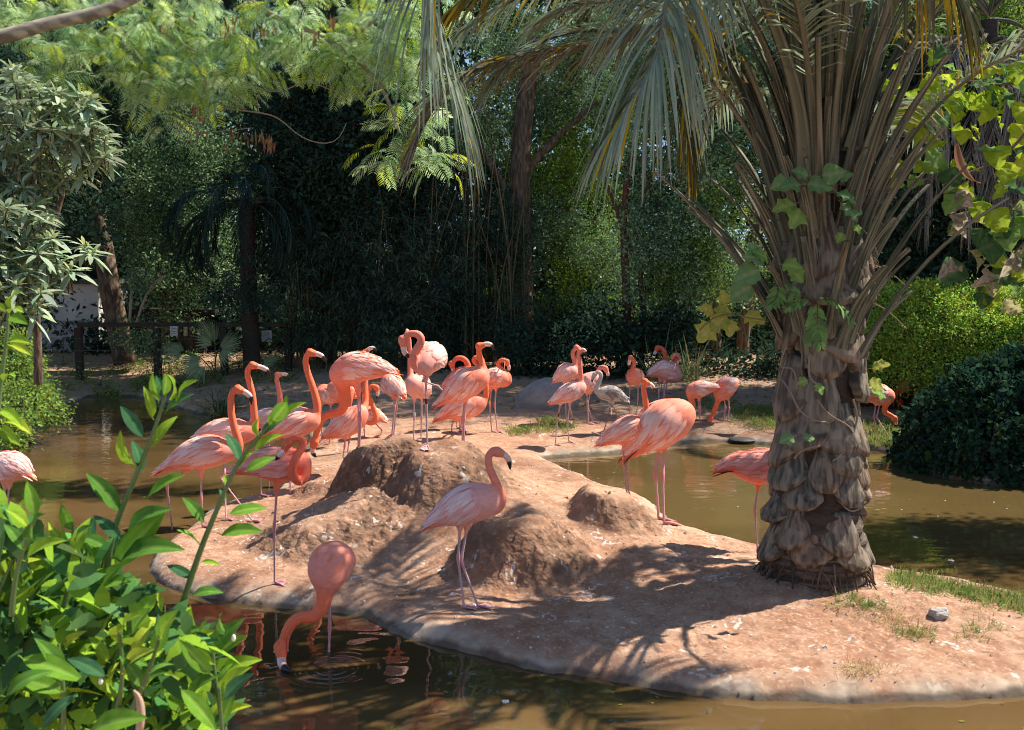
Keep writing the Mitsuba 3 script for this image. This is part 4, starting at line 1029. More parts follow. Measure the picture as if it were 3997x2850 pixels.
# ------------------------------------------------------------------ foliage sprays, repeated as instances
rng = np.random.default_rng(77)
protos = {}
def proto(name, mesh, bsdf):
    scene[name] = {'type': 'shapegroup', 'spray': ply((mesh[0], mesh[1]), bsdf, color=mesh[2])}
    protos[name] = True
def ball(rng, n, r, flat=1.0):
    p = rng.normal(size=(n, 3)); p = norm(p) * (rng.random((n, 1)) ** 0.45) * r
    p[:, 2] *= flat
    return p
def spray_small(seed, base, n=240, r=0.48, L=0.075, W=0.62, alt=None, p_alt=0.1, amt=0.3, up=0.7):
    g = np.random.default_rng(seed)
    tw = ball(g, 14, r * 0.8)
    p = tw[g.integers(0, 14, n)] + g.normal(size=(n, 3)) * r * 0.22
    D = norm(norm(p + 1e-6) + g.normal(size=(n, 3)) * 0.7 + [0, 0, -0.15])
    N = norm(g.normal(size=(n, 3)) * 0.75 + [0, 0, up])
    Ls = L * g.uniform(0.6, 1.25, n)
    m = [leaves(p, D, N, Ls, Ls * W, vary(g, base, n, amt, alt, p_alt), fold=0.25)]
    for q in tw[:7]:
        m.append(col(tube([q * 0.0, q * 0.55 + g.normal(size=3) * 0.04, q], [0.008, 0.005, 0.003], 3, False), (0.10, 0.075, 0.05)))
    return join(m)
def spray_bamboo(seed, base, n=150, r=0.5):
    g = np.random.default_rng(seed)
    tw = ball(g, 16, r * 0.9)
    k = g.integers(0, 16, n)
    p = tw[k] + g.normal(size=(n, 3)) * 0.05
    D = norm(g.normal(size=(n, 3)) * [1, 1, 0.5] + [0, 0, -0.35])
    N = norm(g.normal(size=(n, 3)) * 0.5 + [0, 0, 1])
    Ls = g.uniform(0.11, 0.2, n)
    return leaves(p, D, N, Ls, Ls * 0.13, vary(g, base, n, 0.3), fold=0.2, droop=0.35, seg=2)
def whorl(seed, base, n=12, L=0.23, W=0.25, tilt=0.35, alt=(0.42, 0.48, 0.22)):
    g = np.random.default_rng(seed)
    a = np.arange(n) * 2.4 + g.normal(size=n) * 0.2
    el = np.linspace(0.9, -0.45, n) + g.normal(size=n) * 0.12
    D = np.stack([np.cos(a) * np.cos(el), np.sin(a) * np.cos(el), np.sin(el)], 1)
    N = norm(np.stack([-np.cos(a) * np.sin(el), -np.sin(a) * np.sin(el), np.cos(el)], 1))
    Ls = L * np.linspace(0.55, 1.1, n) * g.uniform(0.85, 1.1, n)
    C = vary(g, base, n, 0.2); C[:3] = np.array(alt) * g.uniform(0.8, 1.1, (3, 1))
    m = [leaves(np.zeros((n, 3)) + D * 0.012, D, N, Ls, Ls * W, C, fold=0.22, droop=0.22, seg=3)]
    m.append(col(tube([(0, 0, -0.22), (0.01, 0, -0.1), (0, 0, 0)], 0.006, 4, False), (0.13, 0.10, 0.06)))
    return join(m)
def bipinnate(seed, base, L=0.30, alt=None):
    """A mimosa twig: a few feathered leaves hanging from it."""
    g = np.random.default_rng(seed); ms = []
    for q in range(7):
        a = g.uniform(0, 2 * np.pi)
        p0 = np.array([g.normal() * 0.10, g.normal() * 0.10, g.normal() * 0.06])
        d = np.array([math.cos(a), math.sin(a), g.uniform(-0.55, 0.15)])
        Lq = L * g.uniform(0.75, 1.15)
        pth = spline([p0, p0 + d * Lq * 0.5, p0 + d * Lq + [0, 0, -0.35 * Lq]], 12)
        n = 12
        f = np.linspace(0.15, 1, n); cum = np.linspace(0, 1, 12)
        pos = np.stack([np.interp(f, cum, pth[:, k]) for k in range(3)], 1)
        tg = norm(np.gradient(pos, axis=0)); s = norm(np.cross(tg, [0, 0, 1.0])); up = np.cross(s, tg)
        Ls = 0.11 * (0.5 + 0.6 * np.sin(np.pi * (0.1 + 0.8 * f)))
        cb = vary(g, base, 1, 0.28, alt, 0.25)[0]
        for sg in (1, -1):
            ms.append(leaves(pos, tg * 0.55 + sg * s + g.normal(size=(n, 3)) * 0.05, up, Ls, 0.012, vary(g, cb, n, 0.15), fold=0.1, droop=0.35, seg=2))
        ms.append(col(tube(pth, 0.0025, 3, False), (0.16, 0.14, 0.06)))
    return join(ms)
for s in range(3):
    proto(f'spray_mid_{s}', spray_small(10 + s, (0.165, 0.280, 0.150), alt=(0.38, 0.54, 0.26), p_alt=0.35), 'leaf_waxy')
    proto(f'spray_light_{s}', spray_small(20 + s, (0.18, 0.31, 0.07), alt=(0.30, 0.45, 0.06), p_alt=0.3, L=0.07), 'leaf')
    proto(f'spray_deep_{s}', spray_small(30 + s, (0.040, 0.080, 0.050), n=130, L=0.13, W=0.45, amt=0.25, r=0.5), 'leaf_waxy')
    proto(f'spray_bamboo_{s}', spray_bamboo(40 + s, (0.075, 0.125, 0.085)), 'leaf')
    proto(f'spray_mimosa_{s}', bipinnate(50 + s, (0.46, 0.68, 0.34), alt=(0.58, 0.72, 0.08)), 'leaf_thin')
    proto(f'spray_whorl_{s}', whorl(60 + s, (0.36, 0.46, 0.31)), 'leaf_waxy')
    proto(f'spray_hedge_{s}', spray_small(70 + s, (0.38, 0.60, 0.10), n=130, r=0.24, L=0.042, W=0.6, alt=(0.52, 0.46, 0.06), p_alt=0.2), 'leaf')
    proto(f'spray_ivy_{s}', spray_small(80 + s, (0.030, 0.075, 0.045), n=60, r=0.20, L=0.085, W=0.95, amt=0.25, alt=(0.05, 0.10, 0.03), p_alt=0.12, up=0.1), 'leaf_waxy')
    proto(f'spray_herb_{s}', spray_small(90 + s, (0.20, 0.33, 0.09), n=150, r=0.30, L=0.055, W=0.55, alt=(0.34, 0.44, 0.06), p_alt=0.25), 'leaf')
count = {}
def inst(parent, name, kind, p, s=1.0, R=None, tilt=True):
    key = f'{parent}__{name}' if name else parent
    count[key] = count.get(key, 0) + 1
    a = rng.uniform(0, 360)
    M = T().translate(list(map(float, p)))
    if R is not None:
        M = M @ T(R.tolist())
    M = M @ T().rotate([0, 0, 1], a)
    if tilt:
        M = M @ T().rotate([1, 0, 0], float(rng.uniform(-40, 40)))
    scene[f'{key}__{count[key]:03d}'] = {'type': 'instance', 'to_world': M @ T().scale(float(s)), 'group': {'type': 'ref', 'id': f'spray_{kind}_{rng.integers(3)}'}}
def crown(parent, kind, blobs, dens=34, s=1.0, name='crown', shell=0.35, depth=1.0, jitter=0.0):
    """blobs: (u, v, r, Y), read off the photograph: a clump of foliage r photo pixels in radius, Y metres away."""
    for u, v, r, Y in blobs:
        c = P(u, v, Y); R = r * Y / FOCAL
        n = max(3, int(dens * R * R / (s * s)))
        d = rand_dirs(rng, n) * (rng.random((n, 1)) ** shell) * R * [1, depth, 1]
        d *= 0.75 + 0.5 * meshkit.noise(norm(d) * 2.3 + u, 3)[:, None]
        for q in d:
            if (c + q)[2] > ground_z(*(c + q)[:2]) - 0.1:
                inst(parent, name, kind, c + q, s * rng.uniform(0.8, 1.2))
def limb(parent, pts, r0, r1, name='trunk', n=18, sides=9, bsdf='bark'):
    pth = spline(np.array(pts), n)
    part(parent, name, tube(pth, np.linspace(r0, r1, n), sides), bsdf, smooth=True)
def S(pts, Y):
    return [P(u, v, Y) for u, v in pts]

scene['pale_bark'] = two({'type': 'principled', 'base_color': proc(lambda p, n, uv: mix((0.16, 0.13, 0.09), (0.46, 0.40, 0.29), smoothstep(0.3, 0.7, fbm(p.x * 9, p.y * 9, p.z * 14, 4)))), 'roughness': 0.9})
# ---- far woodland
wood = thing('woodland', 'far off woods closing the view behind the enclosure', 'woods', kind='stuff')
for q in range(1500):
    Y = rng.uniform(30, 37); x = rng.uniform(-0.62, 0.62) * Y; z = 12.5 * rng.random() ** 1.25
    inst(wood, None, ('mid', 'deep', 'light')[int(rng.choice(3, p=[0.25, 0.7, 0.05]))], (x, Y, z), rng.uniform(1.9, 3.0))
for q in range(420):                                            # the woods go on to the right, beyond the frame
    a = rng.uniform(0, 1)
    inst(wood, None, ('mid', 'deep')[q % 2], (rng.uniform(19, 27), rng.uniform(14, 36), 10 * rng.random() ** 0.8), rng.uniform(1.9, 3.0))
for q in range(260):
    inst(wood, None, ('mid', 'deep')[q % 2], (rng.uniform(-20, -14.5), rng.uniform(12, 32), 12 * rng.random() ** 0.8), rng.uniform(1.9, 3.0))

# ---- trees at the back of the enclosure
t = thing('leafy_tree', 'small leaved tree with glinting foliage right of the brown trunk on the left', 'tree')
limb(t, S([(640, 1420), (650, 1250), (690, 1000), (720, 700), (760, 400)], 25.5), 0.13, 0.05)
limb(t, S([(650, 1250), (600, 1000), (560, 800)], 25.5), 0.06, 0.02, 'branch')
crown(t, 'mid', [(620, 620, 230, 25.5), (760, 800, 200, 25.5), (560, 900, 190, 25.5), (820, 1000, 190, 25.3), (650, 1080, 170, 25), (900, 640, 180, 26), (450, 700, 150, 26), (980, 520, 160, 26), (700, 380, 220, 26.5), (880, 300, 220, 27), (520, 430, 200, 26.5)], dens=21)
t = thing('broadleaf_evergreen', 'dark large leaved evergreen tree above the bamboo left of the middle', 'tree')
limb(t, S([(1290, 1430), (1290, 1100), (1280, 700), (1300, 300)], 23.5), 0.16, 0.06)
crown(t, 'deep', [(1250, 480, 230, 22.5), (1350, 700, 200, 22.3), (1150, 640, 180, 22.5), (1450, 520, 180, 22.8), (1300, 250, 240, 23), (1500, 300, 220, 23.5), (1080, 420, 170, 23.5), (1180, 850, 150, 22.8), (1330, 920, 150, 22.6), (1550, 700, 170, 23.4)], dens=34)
t = thing('bamboo_clump', 'dense dark bamboo thicket behind the flamingos in the middle', 'bamboo')
crown(t, 'bamboo', [(1200, 950, 150, 22.5), (1300, 1120, 170, 22.3), (1450, 980, 190, 22.5), (1600, 1150, 200, 22.4), (1500, 1270, 140, 22), (1750, 1010, 190, 22.8), (1860, 1240, 150, 23), (1250, 1290, 110, 22.2), (1900, 860, 170, 23.4), (1100, 1080, 120, 21.6), (880, 1120, 90, 21.3), (1650, 850, 170, 23.2), (1400, 780, 160, 23), (1720, 1290, 120, 22.4), (1990, 1000, 140, 23.4), (2020, 1230, 120, 22.6)], dens=30, s=1.0, name='foliage')
for q in range(150):
    u = rng.uniform(1130, 2060); Y = rng.uniform(22.2, 24.5)
    b = P(u, 1470, Y); b[2] = ground_z(b[0], b[1]) - 0.05
    h_ = rng.uniform(3.0, 6.0); lean = rng.normal(size=2) * 0.5
    m = col(tube(spline([b, b + [lean[0] * 0.3, lean[1] * 0.3, h_ * 0.6], b + [lean[0], lean[1], h_]], 7), np.linspace(0.022, 0.008, 7), 5, False), np.array([0.23, 0.19, 0.10]) * rng.uniform(0.35, 1.1))
    part(t, 'culm', m[:2], 'painted', smooth=True, color=m[2])
t = thing('tall_tree', 'tall dark trunked tree in the middle with sunlit leaves showing behind it', 'tree')
limb(t, S([(2040, 1460), (2035, 1100), (2030, 800), (2040, 500), (2090, 150)], 24.2), 0.30, 0.20)
limb(t, S([(2032, 700), (2150, 560), (2330, 400)], 24.3), 0.11, 0.05, 'branch'); limb(t, S([(2035, 820), (1900, 620), (1780, 420)], 24.3), 0.10, 0.04, 'branch')
crown(t, 'light', [(2150, 640, 200, 26), (2300, 850, 190, 26), (2230, 1060, 170, 26.2), (2050, 1180, 120, 26.5), (1900, 1130, 110, 26.5), (2330, 600, 190, 26), (2380, 1180, 130, 26)], dens=17)
crown(t, 'mid', [(2000, 300, 230, 25.5), (2400, 330, 230, 25.5), (1830, 480, 190, 25.8), (2200, 250, 230, 25.8), (2350, 1000, 160, 25), (2150, 900, 130, 25)], dens=20)
t = thing('red_stemmed_tree', 'small leaved bushy tree with reddish brown stems left of the palm', 'tree')
for p_, r_ in (([(2440, 1450), (2445, 1150), (2435, 850), (2470, 560)], 0.11), ([(2500, 1440), (2510, 1200), (2490, 950), (2530, 700)], 0.08), ([(2470, 1000), (2380, 750), (2300, 560)], 0.05)):
    pth = spline(np.array(S(p_, 22.6)), 14)
    m = col(tube(pth, np.linspace(r_, r_ * 0.5, 14), 8), (0.16, 0.055, 0.035)); part(t, 'stem', m[:2], 'painted', smooth=True, color=m[2])
crown(t, 'mid', [(2600, 700, 220, 22.6), (2750, 900, 190, 22.6), (2640, 1080, 180, 22.2), (2560, 920, 160, 22.3), (2820, 650, 180, 23), (2700, 450, 200, 23.5), (2850, 1080, 120, 22.6), (2900, 400, 190, 23.5), (2600, 250, 200, 24), (2850, 200, 200, 24)], dens=21, s=0.95)
crown(t, 'light', [(2720, 980, 150, 22.3), (2620, 1140, 110, 22.0), (2800, 830, 120, 22.3)], dens=18, s=0.9)
t = thing('understory_shrub', 'dark low shrubs along the foot of the trees in the middle', 'shrub')
crown(t, 'deep', [(2180, 1330, 110, 21.8), (2320, 1300, 120, 21.6), (2440, 1380, 90, 21.3), (2060, 1400, 80, 21.6), (2560, 1300, 110, 21.8), (2250, 1430, 70, 21.2), (2650, 1330, 90, 22), (2760, 1430, 55, 22), (2860, 1440, 50, 22), (2960, 1430, 60, 21.5), (3050, 1430, 60, 21.5)], dens=40)
crown(t, 'mid', [(2330, 1260, 80, 21.3), (2230, 1350, 60, 21.2)], dens=20)
t = thing('backlit_tree', 'yellow green backlit tree between the dark trunks beside the palm', 'tree')
crown(t, 'light', [(2870, 1230, 140, 27.5), (2770, 1300, 110, 27.5), (2920, 1380, 120, 27.5), (2990, 1150, 140, 28), (3300, 1300, 200, 28)], dens=26)
for p_ in ([(2800, 1490), (2790, 1250), (2800, 1000), (2780, 700)], [(2900, 1480), (2905, 1280), (2940, 1100), (2950, 800)]):
    limb(t, S(p_, 25), 0.17, 0.12)
t = thing('shade_tree', 'dark leaved trees filling the corner behind the dead palm fronds on the right', 'tree')
limb(t, S([(3600, 1400), (3600, 900), (3650, 300)], 20), 0.2, 0.12)
crown(t, 'deep', [(3450, 800, 230, 19.5), (3700, 900, 250, 20), (3950, 950, 250, 19.5), (3500, 1100, 200, 19.8), (3800, 1150, 200, 20), (4000, 1250, 150, 19), (3400, 400, 250, 20.5), (3650, 500, 250, 20.5), (3950, 500, 260, 20.5)], dens=30)
crown(t, 'light', [(3400, 150, 200, 21), (3650, 100, 220, 21), (3900, 200, 220, 21), (3250, 350, 180, 21)], dens=17)
t = thing('back_left_tree', 'dark tree crowns behind the glossy whorled leaves at the left edge', 'tree')
crown(t, 'deep', [(150, 900, 220, 20), (80, 450, 250, 19.5), (300, 300, 250, 22), (330, 700, 120, 22.5), (60, 1150, 150, 20), (480, 330, 170, 23)], dens=34)
t = thing('leaning_trunk', 'bare smooth brown tree trunk leaning left above the fence', 'tree')
limb(t, S([(490, 1420), (462, 1290), (430, 1130), (402, 960), (372, 800), (350, 640), (345, 430), (330, 200)], 23.2), 0.26, 0.14, n=30, sides=14)
limb(t, S([(405, 960), (330, 900), (270, 820)], 23.2), 0.06, 0.03, 'branch')
t = thing('pale_sapling', 'two thin pale stems rising beside the leaning brown trunk', 'sapling')
for p_ in ([(505, 1270), (512, 1160), (518, 1060)], [(530, 1270), (560, 1180), (600, 1110), (640, 1080)]):
    m = col(tube(spline(np.array(S(p_, 22.8)), 10), 0.032, 7), (0.48, 0.40, 0.30)); part(t, 'stem', m[:2], 'painted', smooth=True, color=m[2])
crown(t, 'mid', [(560, 1330, 70, 22.6), (600, 1350, 50, 22.5), (520, 1080, 40, 22.6)], dens=20, s=0.8)

# ---- mimosa reaching in at the top left
mim = thing('mimosa_tree', 'feathery leaved mimosa branches with brown seed pods hanging in at the upper left', 'tree')
part(mim, 'limb', tube(spline([P(u, v, Y) for u, v, Y in ((-400, 260, 12.0), (-150, 175, 12.0), (30, 138, 12.0), (170, 98, 12.1), (330, 62, 12.2), (480, 12, 12.3), (640, -80, 12.6), (900, -200, 13))], 30), np.linspace(0.092, 0.055, 30), 12), 'pale_bark', smooth=True)
for p_, Y, r in (([(430, 30), (520, 60), (640, 130), (760, 200)], 13.3, 0.035), ([(900, -60), (1030, 40), (1180, 110), (1330, 190), (1480, 330), (1560, 520)], 13.8, 0.05), ([(840, 410), (900, 425), (1010, 440), (1085, 462), (1150, 515), (1230, 555), (1310, 548), (1352, 480)], 13.6, 0.012),
                 ([(950, 330), (1040, 355), (1130, 345), (1190, 320), (1290, 350), (1350, 360)], 13.6, 0.010), ([(460, 428), (560, 415), (620, 395)], 13.4, 0.013), ([(720, 520), (830, 515), (980, 500)], 13.5, 0.010), ([(1010, 440), (1000, 380), (975, 330)], 13.6, 0.008), ([(150, 330), (250, 250), (330, 190)], 13.0, 0.02),
                 ([(1330, 190), (1450, 90), (1600, 0)], 13.8, 0.03), ([(700, 480), (710, 520), (690, 470)], 13.5, 0.006)):
    m = col(tube(spline(np.array(S(p_, Y)), 20), np.linspace(r, r * 0.45, 20), 6), (0.30, 0.25, 0.18)); part(mim, 'branch', m[:2], 'painted', smooth=True, color=m[2])
crown(mim, 'mimosa', [(60, 20, 150, 13.2), (230, 230, 130, 13), (520, 120, 170, 13.2), (470, 290, 130, 13), (700, 240, 160, 13.4), (820, 90, 170, 13.6), (960, 240, 140, 13.6), (1120, 100, 170, 13.8), (1290, 190, 160, 13.8), (1420, 300, 130, 13.8), (1540, 180, 160, 13.6), (1640, 360, 120, 13.4), (1500, 590, 75, 13.4), (1690, 615, 60, 13.2), (110, 330, 100, 12.9), (620, 390, 110, 13.2), (870, 350, 80, 13.4), (350, 60, 150, 13.4), (1450, 40, 170, 13.9), (1680, 60, 130, 13.6), (1580, 500, 70, 13.4), (270, 380, 90, 12.9)],
      dens=46, name='foliage', depth=0.8)
pods = []
for u, v, k in ((1020, 520, 5), (1052, 548, 7), (1000, 510, 3), (300, 235, 5), (290, 260, 4), (760, 410, 6), (780, 440, 4), (905, 500, 3), (880, 560, 2), (790, 520, 3), (650, 80, 4), (880, 100, 5), (740, 60, 3), (1290, 60, 4), (590, 290, 3), (80, 350, 3), (920, 60, 3), (470, 180, 3), (950, 520, 3), (1230, 120, 3), (1030, 110, 4), (820, 300, 3)):
    c = P(u, v, 13.3)
    n = k * 2
    p_ = c + rng.normal(size=(n, 3)) * [0.07, 0.07, 0.03]
    D = norm(rng.normal(size=(n, 3)) * 0.16 + [0, 0, -1])
    m = leaves(p_, D, rand_dirs(rng, n), rng.uniform(0.12, 0.2, n), 0.024, vary(rng, (0.30, 0.17, 0.09), n, 0.3), fold=0.3, seg=2)
    pods.append(m)
m = join(pods); tag(part(mim, 'seed_pods', m[:2], 'leaf_dull', color=m[2]), kind='stuff')

# ---- glossy whorled leaves at the left
loq = thing('glossy_shrub', 'tall shrub with glossy leaves in whorls at the left edge', 'shrub')
for p_ in ([(150, 1500), (140, 1200), (120, 900), (150, 600)], [(140, 1100), (230, 800), (300, 560)], [(130, 1000), (60, 800), (40, 650)]):
    limb(loq, S(p_, 11.6), 0.05, 0.02, 'stem', bsdf='bark')
crown(loq, 'whorl', [(110, 500, 150, 11), (270, 470, 110, 11), (350, 560, 90, 11.2), (60, 690, 110, 11), (80, 930, 140, 10.6), (190, 1020, 90, 10.8), (60, 1130, 120, 10.5), (230, 660, 90, 11.3), (380, 600, 40, 11.1), (330, 990, 40, 11.2), (-60, 800, 140, 11), (-60, 1050, 130, 10.6), (110, 780, 70, 11.2), (30, 350, 90, 11.4)], dens=260, s=1.0, name='foliage', shell=0.2)
herb = thing('bank_plants', 'leafy green weeds spilling over the left bank into the pond', 'plants', kind='stuff')
for blob in [(30, 1340, 70, 15.5), (90, 1440, 80, 15.8), (30, 1480, 100, 15.2), (150, 1540, 60, 16), (80, 1575, 75, 15), (200, 1600, 35, 15.6), (20, 1600, 80, 14.4), (-80, 1500, 140, 15), (40, 1680, 40, 13.4), (0, 1640, 50, 13.8)]:
    c = P(*blob[:2], blob[3]); R = blob[2] * blob[3] / FOCAL
    for q in rand_dirs(rng, int(90 * R * R) + 6) * (rng.random((int(90 * R * R) + 6, 1)) ** 0.3) * R:
        inst(herb, None, 'herb', c + q, rng.uniform(0.8, 1.2))
for u0, u1, v0, n, kind in ((230, 1150, 1440, 70, 'herb'), (560, 760, 1430, 18, 'herb')):
    for q in range(n):
        u = rng.uniform(u0, u1); b = P(u, v0, rng.uniform(21, 24)); b[2] = ground_z(b[0], b[1]) + 0.08
        inst(herb, None, kind, b, rng.uniform(0.5, 0.9))

for q in range(420):                                            # low dark growth under the back trees
    u = rng.uniform(-200, 4200); Yq = rng.uniform(25.5, 29); b = P(u, 1450, Yq); b[2] = rng.uniform(0.3, 1.5)
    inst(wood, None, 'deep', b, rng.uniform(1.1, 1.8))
t = thing('bank_tree', 'unseen tree added beyond the right edge to shade the water', 'tree')  # added out of view, set along the sun direction to shade the pond
for q in rand_dirs(rng, 60) * (rng.random((60, 1)) ** 0.4) * [1.5, 0.8, 0.7]:
    inst(t, 'crown', 'mid', np.array([8.9, 11.5, 6.0]) + q, rng.uniform(0.9, 1.3))
limb(t, [(11.5, 12.5, 0), (11.2, 12.4, 3), (9.4, 11.6, 5.9)], 0.14, 0.05)
t = thing('canopy_tree', 'unseen high crown added above the picture to shade the sand behind the flamingos', 'tree')  # added overhead, out of view, to throw shade on the back ground
for q in range(300):
    inst(t, 'crown', ('deep', 'mid')[q % 2], (rng.uniform(-2.5, 9.0), rng.uniform(19.8, 25.5), rng.uniform(9.6, 11.2)), rng.uniform(1.2, 2.0))
limb(t, [(1.5, 28.5, 0), (1.5, 28, 5), (1.8, 24, 10)], 0.3, 0.12)
# ---- sunny hedge and ivy on the right
hedge = thing('clipped_hedge', 'bright sunlit small leaved hedge at the right behind the ivy', 'hedge')
A, B = P(3345, 1500, 18.4), P(4400, 1500, 15.6)
for q in range(1900):
    s = rng.random(); top = 1.88 - 0.15 * s
    th = math.pi * rng.random() ** 0.8
    dv = norm((B - A)[:2]); nv = np.array([-dv[1], dv[0]])
    rr_ = rng.uniform(0.86, 1.06) * (1 + 0.12 * (meshkit.noise(np.array([s * 9, th * 2, 1.0])) - 0.5))
    w_, z = -1.15 * math.cos(th) * rr_, 0.25 + (top - 0.2) * math.sin(th) * rr_
    if s < 0.03: w_ *= rng.random()
    xy = A[:2] + (B - A)[:2] * s + nv * w_
    inst(hedge, 'foliage', 'hedge', (*xy, z + 0.25 + 0.12 * meshkit.noise(np.array([s * 14, w_ * 2, 0]))), rng.uniform(0.8, 1.3))
for q in range(110):                                             # shoots standing up out of the clipped top
    s = rng.random(); xy = A[:2] + (B - A)[:2] * s
    for k in range(4):
        inst(hedge, 'foliage', 'hedge', (*(xy + rng.normal(size=2) * 0.04), 2.1 - 0.15 * s + k * 0.08), 0.42 - 0.05 * k)
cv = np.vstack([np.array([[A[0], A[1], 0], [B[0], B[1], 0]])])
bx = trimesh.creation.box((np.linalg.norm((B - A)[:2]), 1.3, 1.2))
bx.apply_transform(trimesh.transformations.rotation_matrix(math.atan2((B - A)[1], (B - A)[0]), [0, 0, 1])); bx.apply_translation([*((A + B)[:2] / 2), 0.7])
part(hedge, 'branches', bx, 'painted', color=np.broadcast_to([0.02, 0.022, 0.012], (len(bx.vertices), 3)))  # dark box added inside the hedge to block light
ivy = thing('ivy_bank', 'dark ivy covered mound hanging over the water at the right edge', 'ivy')
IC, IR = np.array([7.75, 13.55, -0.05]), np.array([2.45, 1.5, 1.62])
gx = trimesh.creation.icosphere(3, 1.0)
part(ivy, 'stems', (gx.vertices * IR * 0.84 + IC, gx.faces), 'painted', color=np.broadcast_to([0.018, 0.016, 0.010], (len(gx.vertices), 3)))  # dark core added under the ivy leaves to block light
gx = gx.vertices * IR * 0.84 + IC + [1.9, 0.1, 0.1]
part(ivy, 'stems', (gx, trimesh.creation.icosphere(3, 1.0).faces), 'painted', color=np.broadcast_to([0.018, 0.016, 0.010], (len(gx), 3)))  # second added core, stops light coming through the ivy
for q in range(2600):
    d = rand_dirs(rng, 1)[0]
    if d[2] < -0.12: continue
    c = IC + [1.9, 0.1, 0.1] if rng.random() < 0.45 else IC
    p_ = c + d * IR * (0.93 + 0.16 * meshkit.noise(d * 3 + c, 5))
    p_[2] = max(p_[2], 0.02)
    inst(ivy, 'foliage', 'ivy', p_, rng.uniform(0.75, 1.15))
# ------------------------------------------------------------------ built things at the back
rng = np.random.default_rng(5)
def boxm(c, s, rz=0.0, bevel=0.0):
    b = trimesh.creation.box(s)
    if rz: b.apply_transform(trimesh.transformations.rotation_matrix(rz, [0, 0, 1]))
    b.apply_translation(c)
    return np.array(b.vertices), np.array(b.faces)
def colbox(parent, name, c, s, color, bsdf='painted', **k):
    m = col(boxm(c, s, **k), color)
    return part(parent, name, m[:2], bsdf, color=m[2])
shed = thing('white_shed', 'low pale shed with planked lower wall behind the fence at the far left', 'shed')
a, b = P(105, 1425, 26), P(392, 1425, 26); g = ground_z(a[0], a[1])
w_ = b[0] - a[0]; cx = (a[0] + b[0]) / 2
zt = P(200, 1110, 26)[2]; zm = P(200, 1256, 26)[2]
colbox(shed, 'wall', (cx, 27.2, (g + zt) / 2), (w_, 2.4, zt - g), (0.70, 0.67, 0.64))
colbox(shed, 'ledge', (cx, 25.96, zm), (w_ + 0.03, 0.07, 0.05), (0.42, 0.40, 0.38))
n_ = 8; hh = (zm - g - 0.04) / n_
for k in range(n_):
    colbox(shed, 'plank', (cx, 25.985 + rng.uniform(-0.004, 0.004), g + hh * (k + 0.5)), (w_, 0.03, hh - 0.02), np.array([0.72, 0.71, 0.72]) * rng.uniform(0.85, 1.05))
colbox(shed, 'roof', (cx, 27.2, zt + 0.06), (w_ + 0.3, 2.8, 0.1), (0.12, 0.11, 0.10))
fence = thing('rail_fence', 'dark wooden post and rail fence at the back of the pond on the left', 'fence')
xs_ = [P(u, 1400, 22.4)[0] for u in (310, 615, 875, 1125)]
zr = P(500, 1277, 22.4)[2]
for x in xs_:
    gz = ground_z(x, 22.4)
    colbox(fence, 'post', (x, 22.4, (gz + zr) / 2 - 0.02), (0.14, 0.13, zr - gz + 0.02), np.array([0.055, 0.045, 0.036]) * rng.uniform(0.8, 1.2))
for k in range(3):
    colbox(fence, 'rail', ((xs_[k] + xs_[k + 1]) / 2, 22.4, zr + 0.055), (xs_[k + 1] - xs_[k] - 0.01, 0.15, 0.09), np.array([0.06, 0.048, 0.038]) * rng.uniform(0.8, 1.2))
for z in (0.25, 0.5, 0.75):
    m = col(tube(spline([(xs_[0] - 1.2, 22.32, zr * 0 + 0.4 + z), (xs_[1], 22.32, 0.38 + z), (xs_[3], 22.32, 0.4 + z)], 8), 0.006, 4), (0.16, 0.15, 0.14)); part(fence, 'wire', m[:2], 'painted', color=m[2])
hut = thing('dark_hut', 'small dark wooden hut behind the rail fence', 'hut')
a, b = P(520, 1480, 25.6), P(800, 1480, 25.6); zt = P(600, 1232, 25.6)[2]
colbox(hut, 'wall', ((a[0] + b[0]) / 2, 26.4, (0.4 + zt) / 2), (b[0] - a[0], 1.6, zt - 0.4), (0.05, 0.042, 0.035))
colbox(hut, 'roof', ((a[0] + b[0]) / 2 + 0.1, 26.4, zt + 0.08), (b[0] - a[0] + 0.5, 2.0, 0.14), (0.025, 0.022, 0.02))
for k in range(7):
    x = a[0] + (b[0] - a[0]) * (k + 0.5) / 7
    colbox(hut, 'board', (x, 25.585, (0.4 + zt) / 2), ((b[0] - a[0]) / 7 - 0.015, 0.03, zt - 0.42), np.array([0.06, 0.05, 0.042]) * rng.uniform(0.7, 1.3))
for lab, u, v, wpx, hpx, c in (('small white notice hanging on the rail fence left of the fan palm', 679, 1292, 30, 38, (0.62, 0.60, 0.52)), ('narrow pale sign on the wall of the dark hut', 724, 1283, 15, 58, (0.45, 0.44, 0.42)), ('small pale notice hanging on the rail fence at its right end', 1042, 1312, 40, 44, (0.40, 0.40, 0.38)), ('small cream tag on a dark trunk beside the palm', 2804, 1458, 12, 16, (0.60, 0.55, 0.38))):
    Yq = 24.7 if u > 2000 else 22.28 if u != 724 else 25.5
    s_ = thing('notice', lab, 'sign'); c_ = P(u, v, Yq); q = Yq / FOCAL
    colbox(s_, 'board', c_, (wpx * q, 0.02, hpx * q), c)
    if wpx > 25:
        for k in range(4):
            colbox(s_, 'line', c_ + [-0.004 * k, -0.012, hpx * q * (0.28 - 0.18 * k)], (wpx * q * (0.75 - 0.1 * (k % 2)), 0.003, hpx * q * 0.05), (0.12, 0.11, 0.10))
pan = thing('bamboo_screen', 'tan upright slatted screen glimpsed through the dark bamboo', 'fence')
